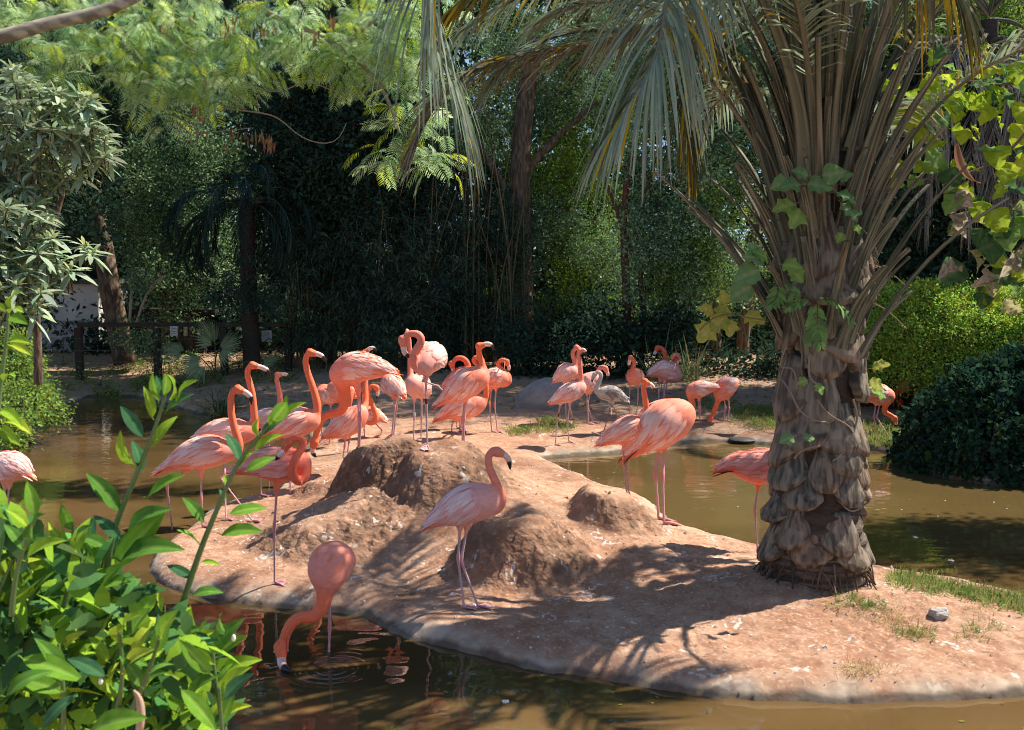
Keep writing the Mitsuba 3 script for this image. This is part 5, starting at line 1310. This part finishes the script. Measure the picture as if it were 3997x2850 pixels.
for k in range(15):
    u = 1735 + 175 * (k + 0.5) / 15
    p0, p1 = P(u, 1420, 23.9), P(u, 1165 + rng.uniform(-8, 8), 23.9)
    colbox(pan, 'slat', (p0 + p1) / 2, (175 / 15 * 23.9 / FOCAL - 0.012, 0.03, p1[2] - p0[2]), np.array([0.20, 0.125, 0.065]) * rng.uniform(0.75, 1.2))
for v in (1195, 1322):
    c_ = P(1822, v, 23.85); colbox(pan, 'rail', c_, (1.05, 0.05, 0.06), (0.15, 0.10, 0.06))

# ---- stones
def rock(label, cat, name, c, s, seed, tone=(1, 1, 1), rz=0.0, rough=0.35, bsdf='stone'):
    m = trimesh.creation.icosphere(4, 1.0)
    v = np.array(m.vertices)
    v = v * (1 + rough * (meshkit.fbm(v * 1.4 + seed, 4, seed)[:, None] - 0.5))
    v = v * s
    R = np.array([[math.cos(rz), -math.sin(rz), 0], [math.sin(rz), math.cos(rz), 0], [0, 0, 1]])
    v = v @ R.T + c
    k = thing(name, label, cat)
    add(k, (v, m.faces), bsdf, smooth=40)
    return k
h_ = hit(2140, 1592)
rock('large grey rounded boulder on the sand at the foot of the dark bushes', 'boulder', 'boulder', h_ + [0, 0.25, 0.10], (0.56, 0.42, 0.36), 3)
h_ = hit(3672, 2412)
rock('pale angular stone lying on the mud right of the palm', 'stone', 'loose_stone', h_ + [0, 0.03, 0.02], (0.085, 0.06, 0.045), 9, rough=0.9, rz=0.4)
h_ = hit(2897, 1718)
scene['dark_oval'] = two({'type': 'principled', 'base_color': rgb(0.035, 0.037, 0.04), 'roughness': 0.6})
rock('dark flat oval at the rim of the pond by the palm', 'stone', 'flat_stone', h_ + [0, 0.0, 0.01], (0.21, 0.20, 0.035), 12, rough=0.2, bsdf='dark_oval')  # near black oval lying flat, kind of object left open
h_ = hit(2835, 1668)
rock('broad flat tan rock slab on the far bank under the feeding flamingos', 'rock', 'flat_rock', h_ + [0, 0.35, -0.06], (0.85, 0.75, 0.13), 15, rough=0.25, bsdf='sand')
h_ = hit(2715, 1655)
m = tube(spline([h_ + [-0.18, 0.05, 0.03], h_ + [0.1, 0, 0.03], h_ + [0.25, -0.1, 0.03]], 8), [0.05, 0.055, 0.05, 0.05, 0.05, 0.05, 0.045, 0.04], 8)
tag('log', 'short weathered log lying by the feeding flamingos', 'log'); add('log', m, 'bark', smooth=True)
deb = thing('debris', 'scattered pebbles, clods and white feather scraps on the mud', 'debris', kind='stuff')
ms = []
ico = trimesh.creation.icosphere(1, 1.0)
for q in range(1100):
    x, y = rng.uniform(-3.0, 4.8), rng.uniform(5.9, 13)
    z = float(ground_z(x, y))
    if z < 0.06: continue
    s = rng.uniform(0.003, 0.009) * (1 + 1.2 * (rng.random() < 0.06))
    v = ico.vertices * s * rng.uniform(0.6, 1.3, 3) * (1 + 0.3 * rng.normal(size=(len(ico.vertices), 1)))
    wht = rng.random() < 0.30 or z < 0.15
    ms.append(col((v + [x, y, z + s * 0.3], ico.faces), np.array((0.70, 0.67, 0.62) if wht else (0.30, 0.18, 0.11)) * rng.uniform(0.6, 1.1)))
m = join(ms); add(deb, m[:2], 'painted', color=m[2])
lit = thing('leaf_litter', 'dry fallen leaves and twigs under the trees at the back', 'litter', kind='stuff')
n = 2600
x = rng.uniform(-7, 9, n); y = rng.uniform(16.5, 25, n); z = ground_z(x, y) + 0.02
keep = (z > 0.08) & (rng.random(n) < sstep(15.5, 20, y))
pb = np.stack([x, y, z], 1)[keep]; n = len(pb)
m = leaves(pb, rng.normal(size=(n, 3)) * [1, 1, 0.15], norm(rng.normal(size=(n, 3)) * 0.35 + [0, 0, 1]), rng.uniform(0.06, 0.13, n), 0.05, vary(rng, (0.30, 0.20, 0.11), n, 0.4), fold=0.4)
add(lit, m[:2], 'leaf_dull', color=m[2])
flt = []
for u, v in ((1972, 2738), (3575, 2098), (3690, 1955), (3660, 2015), (3880, 1960), (3930, 1985), (2880, 1978), (3520, 1990), (1200, 2330), (3000, 2655), (3715, 2188), (1180, 2020)):
    c = G(u, v, 0.006); s = 0.022 if u in (1972, 3575, 3715) else 0.009
    vv = ico.vertices * [s, s, s * 0.3] * (1 + 0.3 * rng.normal(size=(len(ico.vertices), 1)))
    flt.append(col((vv + c, ico.faces), (0.72, 0.70, 0.66)))
fl = thing('floating_feathers', 'white scraps of down floating on the pond', 'feathers', kind='stuff'); m = join(flt); add(fl, m[:2], 'painted', color=m[2])

fv = thing('floating_leaves', 'small fallen leaves and scum floating on the pond near its banks', 'leaves', kind='stuff')
pp = []
while len(pp) < 170:
    x, y = rng.uniform(-7, 7), rng.uniform(5.6, 17)
    d_ = float(shore_dist(np.array([x]), np.array([y]))[0])
    if d_ < -0.03 and rng.random() < math.exp(d_ / 0.7) + 0.05: pp.append((x, y, 0.006))
pp = np.array(pp); n = len(pp)
m = leaves(pp, rng.normal(size=(n, 3)) * [1, 1, 0.02], np.tile([0, 0, 1.0], (n, 1)), rng.uniform(0.015, 0.055, n), 0.018, vary(rng, (0.22, 0.15, 0.06), n, 0.4, (0.30, 0.32, 0.08), 0.3), fold=0.1)
add(fv, m[:2], 'leaf_dull', color=m[2])

# ---- grass
def tuft(n, r, L, base, seed, W=0.006):
    g = np.random.default_rng(seed)
    a = g.uniform(0, 2 * np.pi, n); q = r * np.sqrt(g.random(n))
    p = np.stack([np.cos(a) * q, np.sin(a) * q, np.zeros(n)], 1)
    e = g.uniform(0.55, 1.45, n); b_ = a + g.normal(size=n) * 0.8
    D = np.stack([np.cos(b_) * np.cos(e), np.sin(b_) * np.cos(e), np.sin(e)], 1)
    Ls = L * g.uniform(0.5, 1.15, n)
    return _strips(p, D, Ls, W, g.uniform(0.2, 0.9, n), vary(g, base, n, 0.25, (0.34, 0.28, 0.12), 0.3), 3, g)
for s in range(3):
    proto(f'spray_grass_{s}', tuft(34, 0.09, 0.13, (0.22, 0.33, 0.09), 100 + s), 'leaf')
    proto(f'spray_drygrass_{s}', tuft(26, 0.10, 0.10, (0.42, 0.39, 0.18), 110 + s, 0.004), 'leaf')
gs = thing('grass_fringe', 'green grass along the water behind and right of the palm', 'grass', kind='stuff')
for q in range(120):
    s = rng.random(); u = 3500 + 620 * s; v = 2250 + 130 * s ** 1.2 + rng.normal() * 16
    inst(gs, None, 'grass', hit(u, v + 18), rng.uniform(0.6, 1.25), tilt=False)
for u, v, n, sp, kind in ((3380, 2360, 12, 45, 'grass'), (3500, 2420, 10, 60, 'drygrass'), (3560, 2480, 8, 40, 'grass'), (3840, 2470, 7, 45, 'grass'), (3360, 2620, 16, 40, 'drygrass'), (3400, 2390, 14, 70, 'drygrass'), (3300, 2350, 5, 30, 'grass'), (3790, 2390, 8, 60, 'drygrass')):
    for q in range(n):
        inst(gs, None, kind, hit(u + rng.normal() * sp, v + rng.normal() * sp * 0.35), rng.uniform(0.45, 0.95), tilt=False)
gb = thing('back_grass', 'patches of short grass on the far bank', 'grass', kind='stuff')
for u0, u1, v0, v1, n in ((2870, 3060, 1585, 1680, 150), (3370, 3640, 1650, 1745, 230), (2110, 2240, 1640, 1690, 34), (1990, 2080, 1670, 1700, 12), (3060, 3330, 1600, 1700, 120), (2600, 2850, 1560, 1600, 30)):
    for q in range(n):
        inst(gb, None, 'grass', hit(rng.uniform(u0, u1), rng.uniform(v0, v1)), rng.uniform(0.9, 1.7), tilt=False)
dk = thing('grass_clump', 'dark arching grass clump on the back shore behind the left flamingos', 'grass clump')
c = hit(868, 1625)
v_, f_, c_ = tuft(200, 0.16, 0.95, (0.06, 0.13, 0.06), 130, 0.013)
part(dk, 'blades', (v_ + c, f_), 'leaf', color=c_)
st = thing('strap_leaf_plant', 'plant with long arching strap leaves at the bushes beside the right pair of flamingos', 'plant')
for u, v in ((2560, 1480), (2640, 1500), (2700, 1520)):
    c = P(u, v, 20.8); c[2] = ground_z(c[0], c[1])
    v_, f_, c_ = tuft(60, 0.12, 1.5, (0.15, 0.23, 0.12), int(u), 0.026)
    part(st, 'leaves', (v_ + c, f_), 'leaf_waxy', color=c_)

# ---- fan palms and the dark palm at the back left
def fan(parent, foot, d, n, R, k=20, base=(0.34, 0.40, 0.2), spread=2.3):
    d, n = norm(d), norm(n); s = norm(np.cross(n, d)); n = np.cross(d, s)
    a = np.linspace(-spread / 2, spread / 2, k)
    D = np.cos(a)[:, None] * d + np.sin(a)[:, None] * s
    m = leaves(foot + D * R * 0.16, D, n + rng.normal(size=(k, 3)) * 0.1, R * (0.85 + 0.15 * np.cos(a)) * rng.uniform(0.9, 1.05, k), R * 0.075, vary(rng, base, k, 0.15), fold=0.5, droop=0.08, seg=3)
    part(parent, 'fan_leaf', m[:2], 'leaf_waxy', color=m[2])
fp = thing('fan_palm', 'small fan palm with sunlit pleated leaves in front of the dark hut', 'palm')
for u, v, an_, R, nn in ((800, 1415, 205, 0.52, (0.55, -0.45, 0.7)), (840, 1345, 120, 0.6, (0.6, -0.4, 0.65)), (850, 1370, 20, 0.55, (0.3, -0.6, 0.6)), (720, 1380, 160, 0.45, (0.4, -0.4, 0.8)), (1020, 1420, 15, 0.4, (0.5, -0.5, 0.7))):
    a = math.radians(an_); f_ = P(u, v, 21.6)
    fan(fp, f_, (math.cos(a), -0.3, math.sin(a)), nn, R)
    g_ = P(840, 1470, 21.8); g_[2] = 0.4
    m = col(tube(spline([g_, (g_ + f_) / 2 + [0, 0, 0.15], f_], 7), 0.012, 5), (0.10, 0.12, 0.05)); part(fp, 'stalk', m[:2], 'painted', color=m[2])
dp = thing('palm_tree', 'dark palm with long drooping feathery fronds in the shade behind the left flamingos', 'palm')
b = P(985, 1470, 22.2); b[2] = 0.3; c = P(960, 800, 22.2)
part(dp, 'trunk', tube(spline([b, (b + c) / 2, c], 12), np.linspace(0.19, 0.17, 12), 12), 'palm_core', smooth=True)
for q in range(30):
    a = 2 * np.pi * q / 30 + rng.normal() * 0.1
    el = rng.uniform(0.1, 1.2)
    L = rng.uniform(1.9, 2.6)
    pth = [c.copy()]; e = el
    for k in range(14):
        e -= 0.16 * (0.6 + k / 14)
        pth.append(pth[-1] + L / 14 * np.array([math.cos(e) * math.cos(a), math.cos(e) * math.sin(a), math.sin(e)]))
    frond(dp, np.array(pth), 600 + q, start=0.15, n=44, Lmax=0.5, width=0.024, droop=0.6, base=(0.030, 0.062, 0.050), p_alt=0.0, w0=0.02, w1=0.006, seg=3)

# ---- dead fronds and banana leaves on the right
dd = thing('palm_tree', 'palm behind the ivy hedge hung with a skirt of dead grey fronds', 'palm')
c = P(3860, 80, 19.6); b = c.copy(); b[2] = 0
part(dd, 'trunk', tube(spline([b, (b + c) / 2, c], 10), 0.17, 10), 'palm_core', smooth=True)
for q in range(30):
    a = 2 * np.pi * q / 30 * 1.0 + rng.normal() * 0.1
    e = rng.uniform(-0.2, 0.7); L = rng.uniform(3.2, 4.6); pth = [c + [0, 0, -rng.uniform(0, 1.3)]]
    for k in range(15):
        e = max(e - 0.22 * (0.7 + k / 15), -1.5)
        pth.append(pth[-1] + L / 15 * np.array([math.cos(e) * math.cos(a), math.cos(e) * math.sin(a), math.sin(e)]))
    frond(dd, np.array(pth), 650 + q, start=0.22, n=64, Lmax=0.85, width=0.026, droop=0.8, base=(0.30, 0.27, 0.25), alt=(0.40, 0.33, 0.21), p_alt=0.2, w0=0.05, w1=0.01, seg=3, spread=0.5)
for q in range(12):
    a = 2 * np.pi * q / 12 + rng.normal() * 0.2
    e = rng.uniform(0.6, 1.3); L = rng.uniform(3.2, 4.0); pth = [c + [0, 0, 0.1]]
    for k in range(15):
        e -= 0.11 * (0.7 + k / 15)
        pth.append(pth[-1] + L / 15 * np.array([math.cos(e) * math.cos(a), math.cos(e) * math.sin(a), math.sin(e)]))
    frond(dd, np.array(pth), 690 + q, start=0.25, n=50, Lmax=0.55, droop=0.5, base=(0.12, 0.17, 0.08), w0=0.05, w1=0.01, seg=3)
bn = thing('banana_plant', 'banana plant with broad dark arching leaves behind the clipped hedge', 'plant')
for pts in ([(3300, 1290), (3400, 1190), (3500, 1130), (3600, 1105), (3690, 1125)], [(3720, 1300), (3790, 1180), (3900, 1140), (4020, 1190)], [(3780, 1300), (3860, 1230), (3950, 1220), (4050, 1290)]):
    p_ = spline([P(u, v, 19.4) for u, v in pts], 16)
    w_ = 0.19 * np.sin(np.pi * np.linspace(0.06, 0.97, 16)) ** 0.6
    up = np.array([0, -0.75, 0.65])
    t_ = norm(np.gradient(p_, axis=0)); s_ = norm(np.cross(t_, up))
    V = np.stack([p_ - s_ * w_[:, None] - [0, 0, 0.05], p_ + [0, 0, 0.0], p_ + s_ * w_[:, None] - [0, 0, 0.05]], 1).reshape(-1, 3)
    F = [[k * 3 + j, k * 3 + j + 1, k * 3 + j + 4] for k in range(15) for j in (0, 1)] + [[k * 3 + j, k * 3 + j + 4, k * 3 + j + 3] for k in range(15) for j in (0, 1)]
    part(bn, 'leaf', (V, np.array(F)), 'leaf_waxy', smooth=True, color=np.tile(np.array([[0.022, 0.085, 0.050], [0.05, 0.13, 0.06], [0.022, 0.085, 0.050]]), (16, 1)))

# ---- big heart shaped leaves on the right
bl = thing('broad_leaved_branch', 'overhanging branch with large yellow green heart shaped leaves at the upper right', 'branch')
dry = thing('withering_branch', 'branch with large curled half dry leaves hanging at the right edge', 'branch')
BV = [ply((v, f), 'leaf', smooth=True, color=c) for v, f, c in (
    blade(heart(0.42), 0.15, 0.3, 0.25, (0.36, 0.50, 0.04), (0.48, 0.6, 0.1), seed=11, stalk=0.15), blade(heart(0.45), 0.1, 0.4, 0.3, (0.46, 0.56, 0.05), (0.56, 0.64, 0.12), seed=12, stalk=0.15),
    blade(heart(0.40), 0.2, 0.2, 0.2, (0.22, 0.38, 0.10), (0.34, 0.48, 0.18), seed=13, stalk=0.15), blade(heart(0.45), 0.15, 0.3, 0.3, (0.09, 0.19, 0.08), (0.18, 0.28, 0.13), seed=14, stalk=0.1, ),
    blade(heart(0.30), 0.7, 0.9, 0.5, (0.52, 0.45, 0.35), (0.6, 0.52, 0.4), seed=15, stalk=0.12, mottled=(0.16, 0.11, 0.08)), blade(heart(0.36), 0.5, 0.6, 0.5, (0.36, 0.40, 0.14), (0.5, 0.46, 0.3), seed=16, stalk=0.12, mottled=(0.34, 0.27, 0.19)))]
for pts, r in (([(4080, 420), (3900, 620), (3700, 690), (3470, 705)], 0.016), ([(4080, 300), (3880, 330), (3700, 300), (3560, 290)], 0.012), ([(4050, 100), (3850, 180), (3720, 170)], 0.011)):
    m = col(tube(spline([P(u, v, 9.2) for u, v in pts], 16), np.linspace(r, r * 0.5, 16), 6), (0.17, 0.13, 0.09)); part(bl, 'twig', m[:2], 'painted', smooth=True, color=m[2])
for q in range(95):
    u = rng.uniform(3500, 4080); v = rng.uniform(150, 700)
    if u < 3650 and not (230 < v < 420 or 600 < v < 700): continue
    S_ = rng.uniform(90, 175)
    put(bl, 'leaf', BV[rng.choice(4, p=[0.4, 0.3, 0.2, 0.1])], u, v, 9.2 + rng.uniform(-0.35, 0.5), rng.uniform(180, 360), S_, face=(0.25 + rng.normal() * 0.3, -0.35, 0.8), rng=rng)
for u, v, a, S_ in ((3520, 330, 190, 150), (3540, 290, 160, 130), (3610, 350, 250, 170), (3560, 420, 220, 130), (3640, 640, 200, 110), (3700, 300, 280, 180), (3520, 690, 230, 90)):
    put(bl, 'leaf', BV[0], u, v, 9.2, a, S_, face=(0.2, -0.4, 0.8), rng=rng)
for q in range(62):
    u = rng.uniform(3720, 4060); v = rng.uniform(700, 1170)
    if u < 3800 and v > 1050: continue
    put(dry, 'leaf', BV[rng.choice(6, p=[0.06, 0.04, 0.16, 0.32, 0.22, 0.20])], u, v, 9.0 + rng.uniform(-0.3, 0.4), rng.uniform(190, 350), rng.uniform(90, 170), face=(rng.normal() * 0.5, -0.6, 0.5), rng=rng)
for pts in ([(4060, 650), (3960, 800), (3860, 900), (3800, 1000)], [(4060, 900), (3950, 1000), (3900, 1120)]):
    m = col(tube(spline([P(u, v, 9.0) for u, v in pts], 14), 0.010, 6), (0.17, 0.13, 0.09)); part(dry, 'twig', m[:2], 'painted', smooth=True, color=m[2])
cu = thing('dry_leaf', 'long curled pinkish brown dead leaf hanging beside the palm stalks', 'leaf')
p_ = spline([P(u, v, 8.6) for u, v in ((3735, 560), (3750, 640), (3790, 700), (3825, 715))], 14); w_ = 0.045 * np.sin(np.pi * np.linspace(0.05, 0.98, 14)) ** 0.7
V = np.stack([p_ + [-1, 0, 0.3] * w_[:, None], p_ + [0, -0.03, 0], p_ + [1, 0, -0.3] * w_[:, None]], 1).reshape(-1, 3)
F = [[k * 3 + j, k * 3 + j + 1, k * 3 + j + 4] for k in range(13) for j in (0, 1)] + [[k * 3 + j, k * 3 + j + 4, k * 3 + j + 3] for k in range(13) for j in (0, 1)]
add(cu, (V, np.array(F)), 'leaf_dull', smooth=True, color=np.broadcast_to([0.34, 0.19, 0.13], (len(V), 3)))

# ---- the shrub in front of the viewer
rng = np.random.default_rng(404)
sh = thing('citrus_shrub', 'bright green leafy shrub close in front at the lower left', 'shrub')
SV = [ply((v, f), 'leaf_waxy', smooth=True, color=c) for v, f, c in (
    blade(lance(0.165), 0.25, 0.35, 0.06, (0.055, 0.160, 0.075), (0.12, 0.26, 0.10), seed=21, stalk=0.06), blade(lance(0.175), 0.35, 0.5, 0.05, (0.095, 0.230, 0.035), (0.18, 0.34, 0.08), seed=22, stalk=0.06),
    blade(lance(0.165), 0.3, 0.25, 0.06, (0.150, 0.330, 0.035), (0.26, 0.44, 0.08), seed=23, stalk=0.06), blade(lance(0.155), 0.4, 0.5, 0.05, (0.26, 0.44, 0.035), (0.38, 0.54, 0.08), seed=24, stalk=0.05),
    blade(lance(0.16), 0.5, 0.6, 0.05, (0.42, 0.54, 0.05), (0.5, 0.6, 0.1), seed=25, stalk=0.05))]
nleaf = 0
def lf(u0, v0, u1, v1, Y, k=None, face=None):
    """A leaf from its foot to its tip, both as the photograph shows them."""
    global nleaf
    a, b = P(u0, v0, Y), P(u1, v1, Y + rng.uniform(-0.05, 0.03))
    L = np.linalg.norm(b - a)
    k = int(rng.choice(5, p=[0.20, 0.22, 0.30, 0.20, 0.08])) if k is None else k
    f = np.array([rng.normal() * 0.35 + 0.1, -0.55, 0.75]) if face is None else np.array(face)
    part(sh, 'leaf', SV[k], None, to_world=place(a, b - a, f, L, L * rng.uniform(0.9, 1.15)))
    nleaf += 1
def stem(pts, Y, r, r2=0.0025):
    m = col(tube(spline([P(u, v, Y) for u, v in pts], 20), np.linspace(r, r2, 20), 7), (0.085, 0.155, 0.045)); part(sh, 'stem', m[:2], 'horn', smooth=True, color=m[2])
YA, YB = 1.85, 1.80
stem([(380, 2500), (412, 2263), (447, 2070), (530, 1860), (600, 1684), (640, 1560), (650, 1500)], YA, 0.0075)
for q in ((620, 1575, 588, 1462, 2), (645, 1560, 612, 1466, 0), (672, 1565, 684, 1460, 3), (680, 1575, 745, 1470, 3), (565, 1715, 468, 1578, 0), (600, 1640, 570, 1512, 3), (635, 1605, 745, 1528, 0), (590, 1745, 680, 1618, 3), (640, 1615, 690, 1570, 2),
          (530, 1840, 449, 1702, 3), (560, 1845, 522, 1715, 0), (480, 2005, 340, 1836, 1), (560, 1945, 710, 1843, 2), (470, 2080, 640, 1965, 1), (480, 2110, 370, 2010, 0), (440, 2150, 300, 2080, 1), (440, 2180, 690, 2110, 1), (430, 2230, 640, 1990, 2), (640, 1545, 655, 1450, 2)):
    lf(*q[:4], YA, q[4])
stem([(640, 2600), (700, 2400), (790, 2130), (860, 1960), (930, 1810), (1000, 1720), (1060, 1650)], YB, 0.0070)
for q in ((980, 1768, 1088, 1684, 3), (942, 1802, 884, 1680, 0), (952, 1842, 1074, 1778, 2), (895, 1897, 870, 1848, 3), (880, 1955, 858, 1905, 0), (803, 2044, 718, 1934, 1), (886, 2004, 1042, 1974, 2), (848, 2082, 1020, 2064, 2), (1000, 1700, 1002, 1612, 3), (1050, 1660, 1128, 1562, 2), (1010, 1700, 1110, 1620, 0), (1040, 1655, 1085, 1590, 3),
          (790, 2130, 700, 2060, 2), (780, 2190, 860, 2200, 3), (760, 2260, 650, 2200, 0), (740, 2320, 870, 2300, 1), (1090, 1640, 1180, 1560, 3), (1100, 1620, 1120, 1545, 2), (920, 1830, 980, 1760, 3)):
    lf(*q[:4], YB, q[4])
for s in range(50):
    for _ in range(50):
        u, v = rng.uniform(-40, 900), rng.uniform(1930, 2760)
        top = np.interp(u, [0, 150, 350, 500, 700, 860, 930], [1930, 1960, 2060, 2200, 2340, 2490, 2680])
        if v > top + 20 and (v < top + 420 or rng.random() < 0.35): break
    Y = rng.uniform(1.55, 2.25)
    du = rng.uniform(-170, 60)
    base_ = (u + du, v + rng.uniform(300, 420))
    mid_ = ((u + base_[0]) / 2 + rng.uniform(-30, 30), (v + base_[1]) / 2)
    stem([base_, mid_, (u, v)], Y, 0.005)
    nl = 5
    for k in range(nl):
        f = (k + 0.3) / nl
        q = np.array(base_) * (1 - f) ** 2 * 0 + np.array(mid_) * (1 - f) + np.array((u, v)) * f
        a = math.radians(90 + rng.choice([-1, 1]) * rng.uniform(15, 85) * (1.15 - 0.6 * f))
        L = rng.uniform(85, 165) * (1.1 - 0.35 * f) * 1.9 / Y
        young = f > 0.7 and rng.random() < 0.5
        lf(q[0], q[1], q[0] + L * math.cos(a), q[1] - L * math.sin(a), Y + rng.uniform(-0.1, 0.1), int(rng.choice([3, 4])) if young else None)
for u0, v0, u1, v1, Y, k in ((70, 2560, 330, 2650, 1.5, 2), (0, 2720, 190, 2600, 1.45, 1), (150, 2850, 290, 2700, 1.45, 0), (330, 2850, 560, 2790, 1.4, 2), (700, 2680, 850, 2850, 1.5, 2), (560, 2690, 480, 2560, 1.55, 1), (420, 2640, 260, 2560, 1.55, 0), (880, 2480, 840, 2390, 1.7, 1), (800, 2560, 930, 2420, 1.7, 1), (830, 2640, 700, 2500, 1.6, 2)):
    lf(u0, v0, u1, v1, Y, k)
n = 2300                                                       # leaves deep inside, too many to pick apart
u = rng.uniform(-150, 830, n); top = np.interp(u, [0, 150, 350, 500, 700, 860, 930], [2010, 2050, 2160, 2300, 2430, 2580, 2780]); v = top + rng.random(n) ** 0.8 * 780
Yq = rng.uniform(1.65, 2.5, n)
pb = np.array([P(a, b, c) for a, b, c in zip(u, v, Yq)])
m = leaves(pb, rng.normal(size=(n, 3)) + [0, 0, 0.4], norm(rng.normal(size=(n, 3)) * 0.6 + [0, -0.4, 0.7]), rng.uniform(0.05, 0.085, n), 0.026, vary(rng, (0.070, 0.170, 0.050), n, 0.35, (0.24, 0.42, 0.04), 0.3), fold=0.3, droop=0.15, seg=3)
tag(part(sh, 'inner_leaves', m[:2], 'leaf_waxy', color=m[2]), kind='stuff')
for u, v in ((197, 2530), (393, 2660), (912, 2490)):
    e = trimesh.creation.icosphere(2, 0.0042); part(sh, 'bud', (e.vertices * [0.8, 0.8, 1.4] + P(u, v, 1.62), e.faces), 'painted', smooth=True, color=np.broadcast_to([0.75, 0.75, 0.68], (len(e.vertices), 3)))
p_ = spline([P(u, v, 1.5) for u, v in ((545, 2850), (550, 2780), (540, 2720), (520, 2695))], 10)
m = col(tube(p_, [0.006, 0.0065, 0.007, 0.007, 0.0065, 0.006, 0.005, 0.004, 0.003, 0.0015], 7), (0.42, 0.30, 0.20)); part(sh, 'dry_twig', m[:2], 'painted', smooth=True, color=m[2])
eg = thing('edge_shoot', 'single bright green shoot rising at the left edge above the shrub', 'plant')
m = col(tube(spline([P(u, v, 2.4) for u, v in ((-60, 1950), (-20, 1700), (5, 1480), (25, 1330), (35, 1180))], 16), np.linspace(0.008, 0.003, 16), 6), (0.10, 0.17, 0.05)); part(eg, 'stem', m[:2], 'horn', smooth=True, color=m[2])
for u0, v0, u1, v1, k in ((30, 1215, 78, 1200, 3), (25, 1215, -30, 1180, 3), (32, 1200, 60, 1130, 4), (30, 1230, 95, 1255, 2), (20, 1330, 95, 1322, 3), (20, 1335, 95, 1360, 4), (15, 1345, -50, 1330, 2), (8, 1480, 48, 1450, 3), (5, 1490, -60, 1470, 3), (0, 1590, 70, 1640, 3), (0, 1640, 100, 1660, 4), (-10, 1660, 60, 1720, 3)):
    a, b = P(u0, v0, 2.4), P(u1, v1, 2.35); L = np.linalg.norm(b - a)
    part(eg, 'leaf', SV[k], None, to_world=place(a, b - a, (rng.normal() * 0.3, -0.5, 0.8), L * 1.1, L * 1.1))
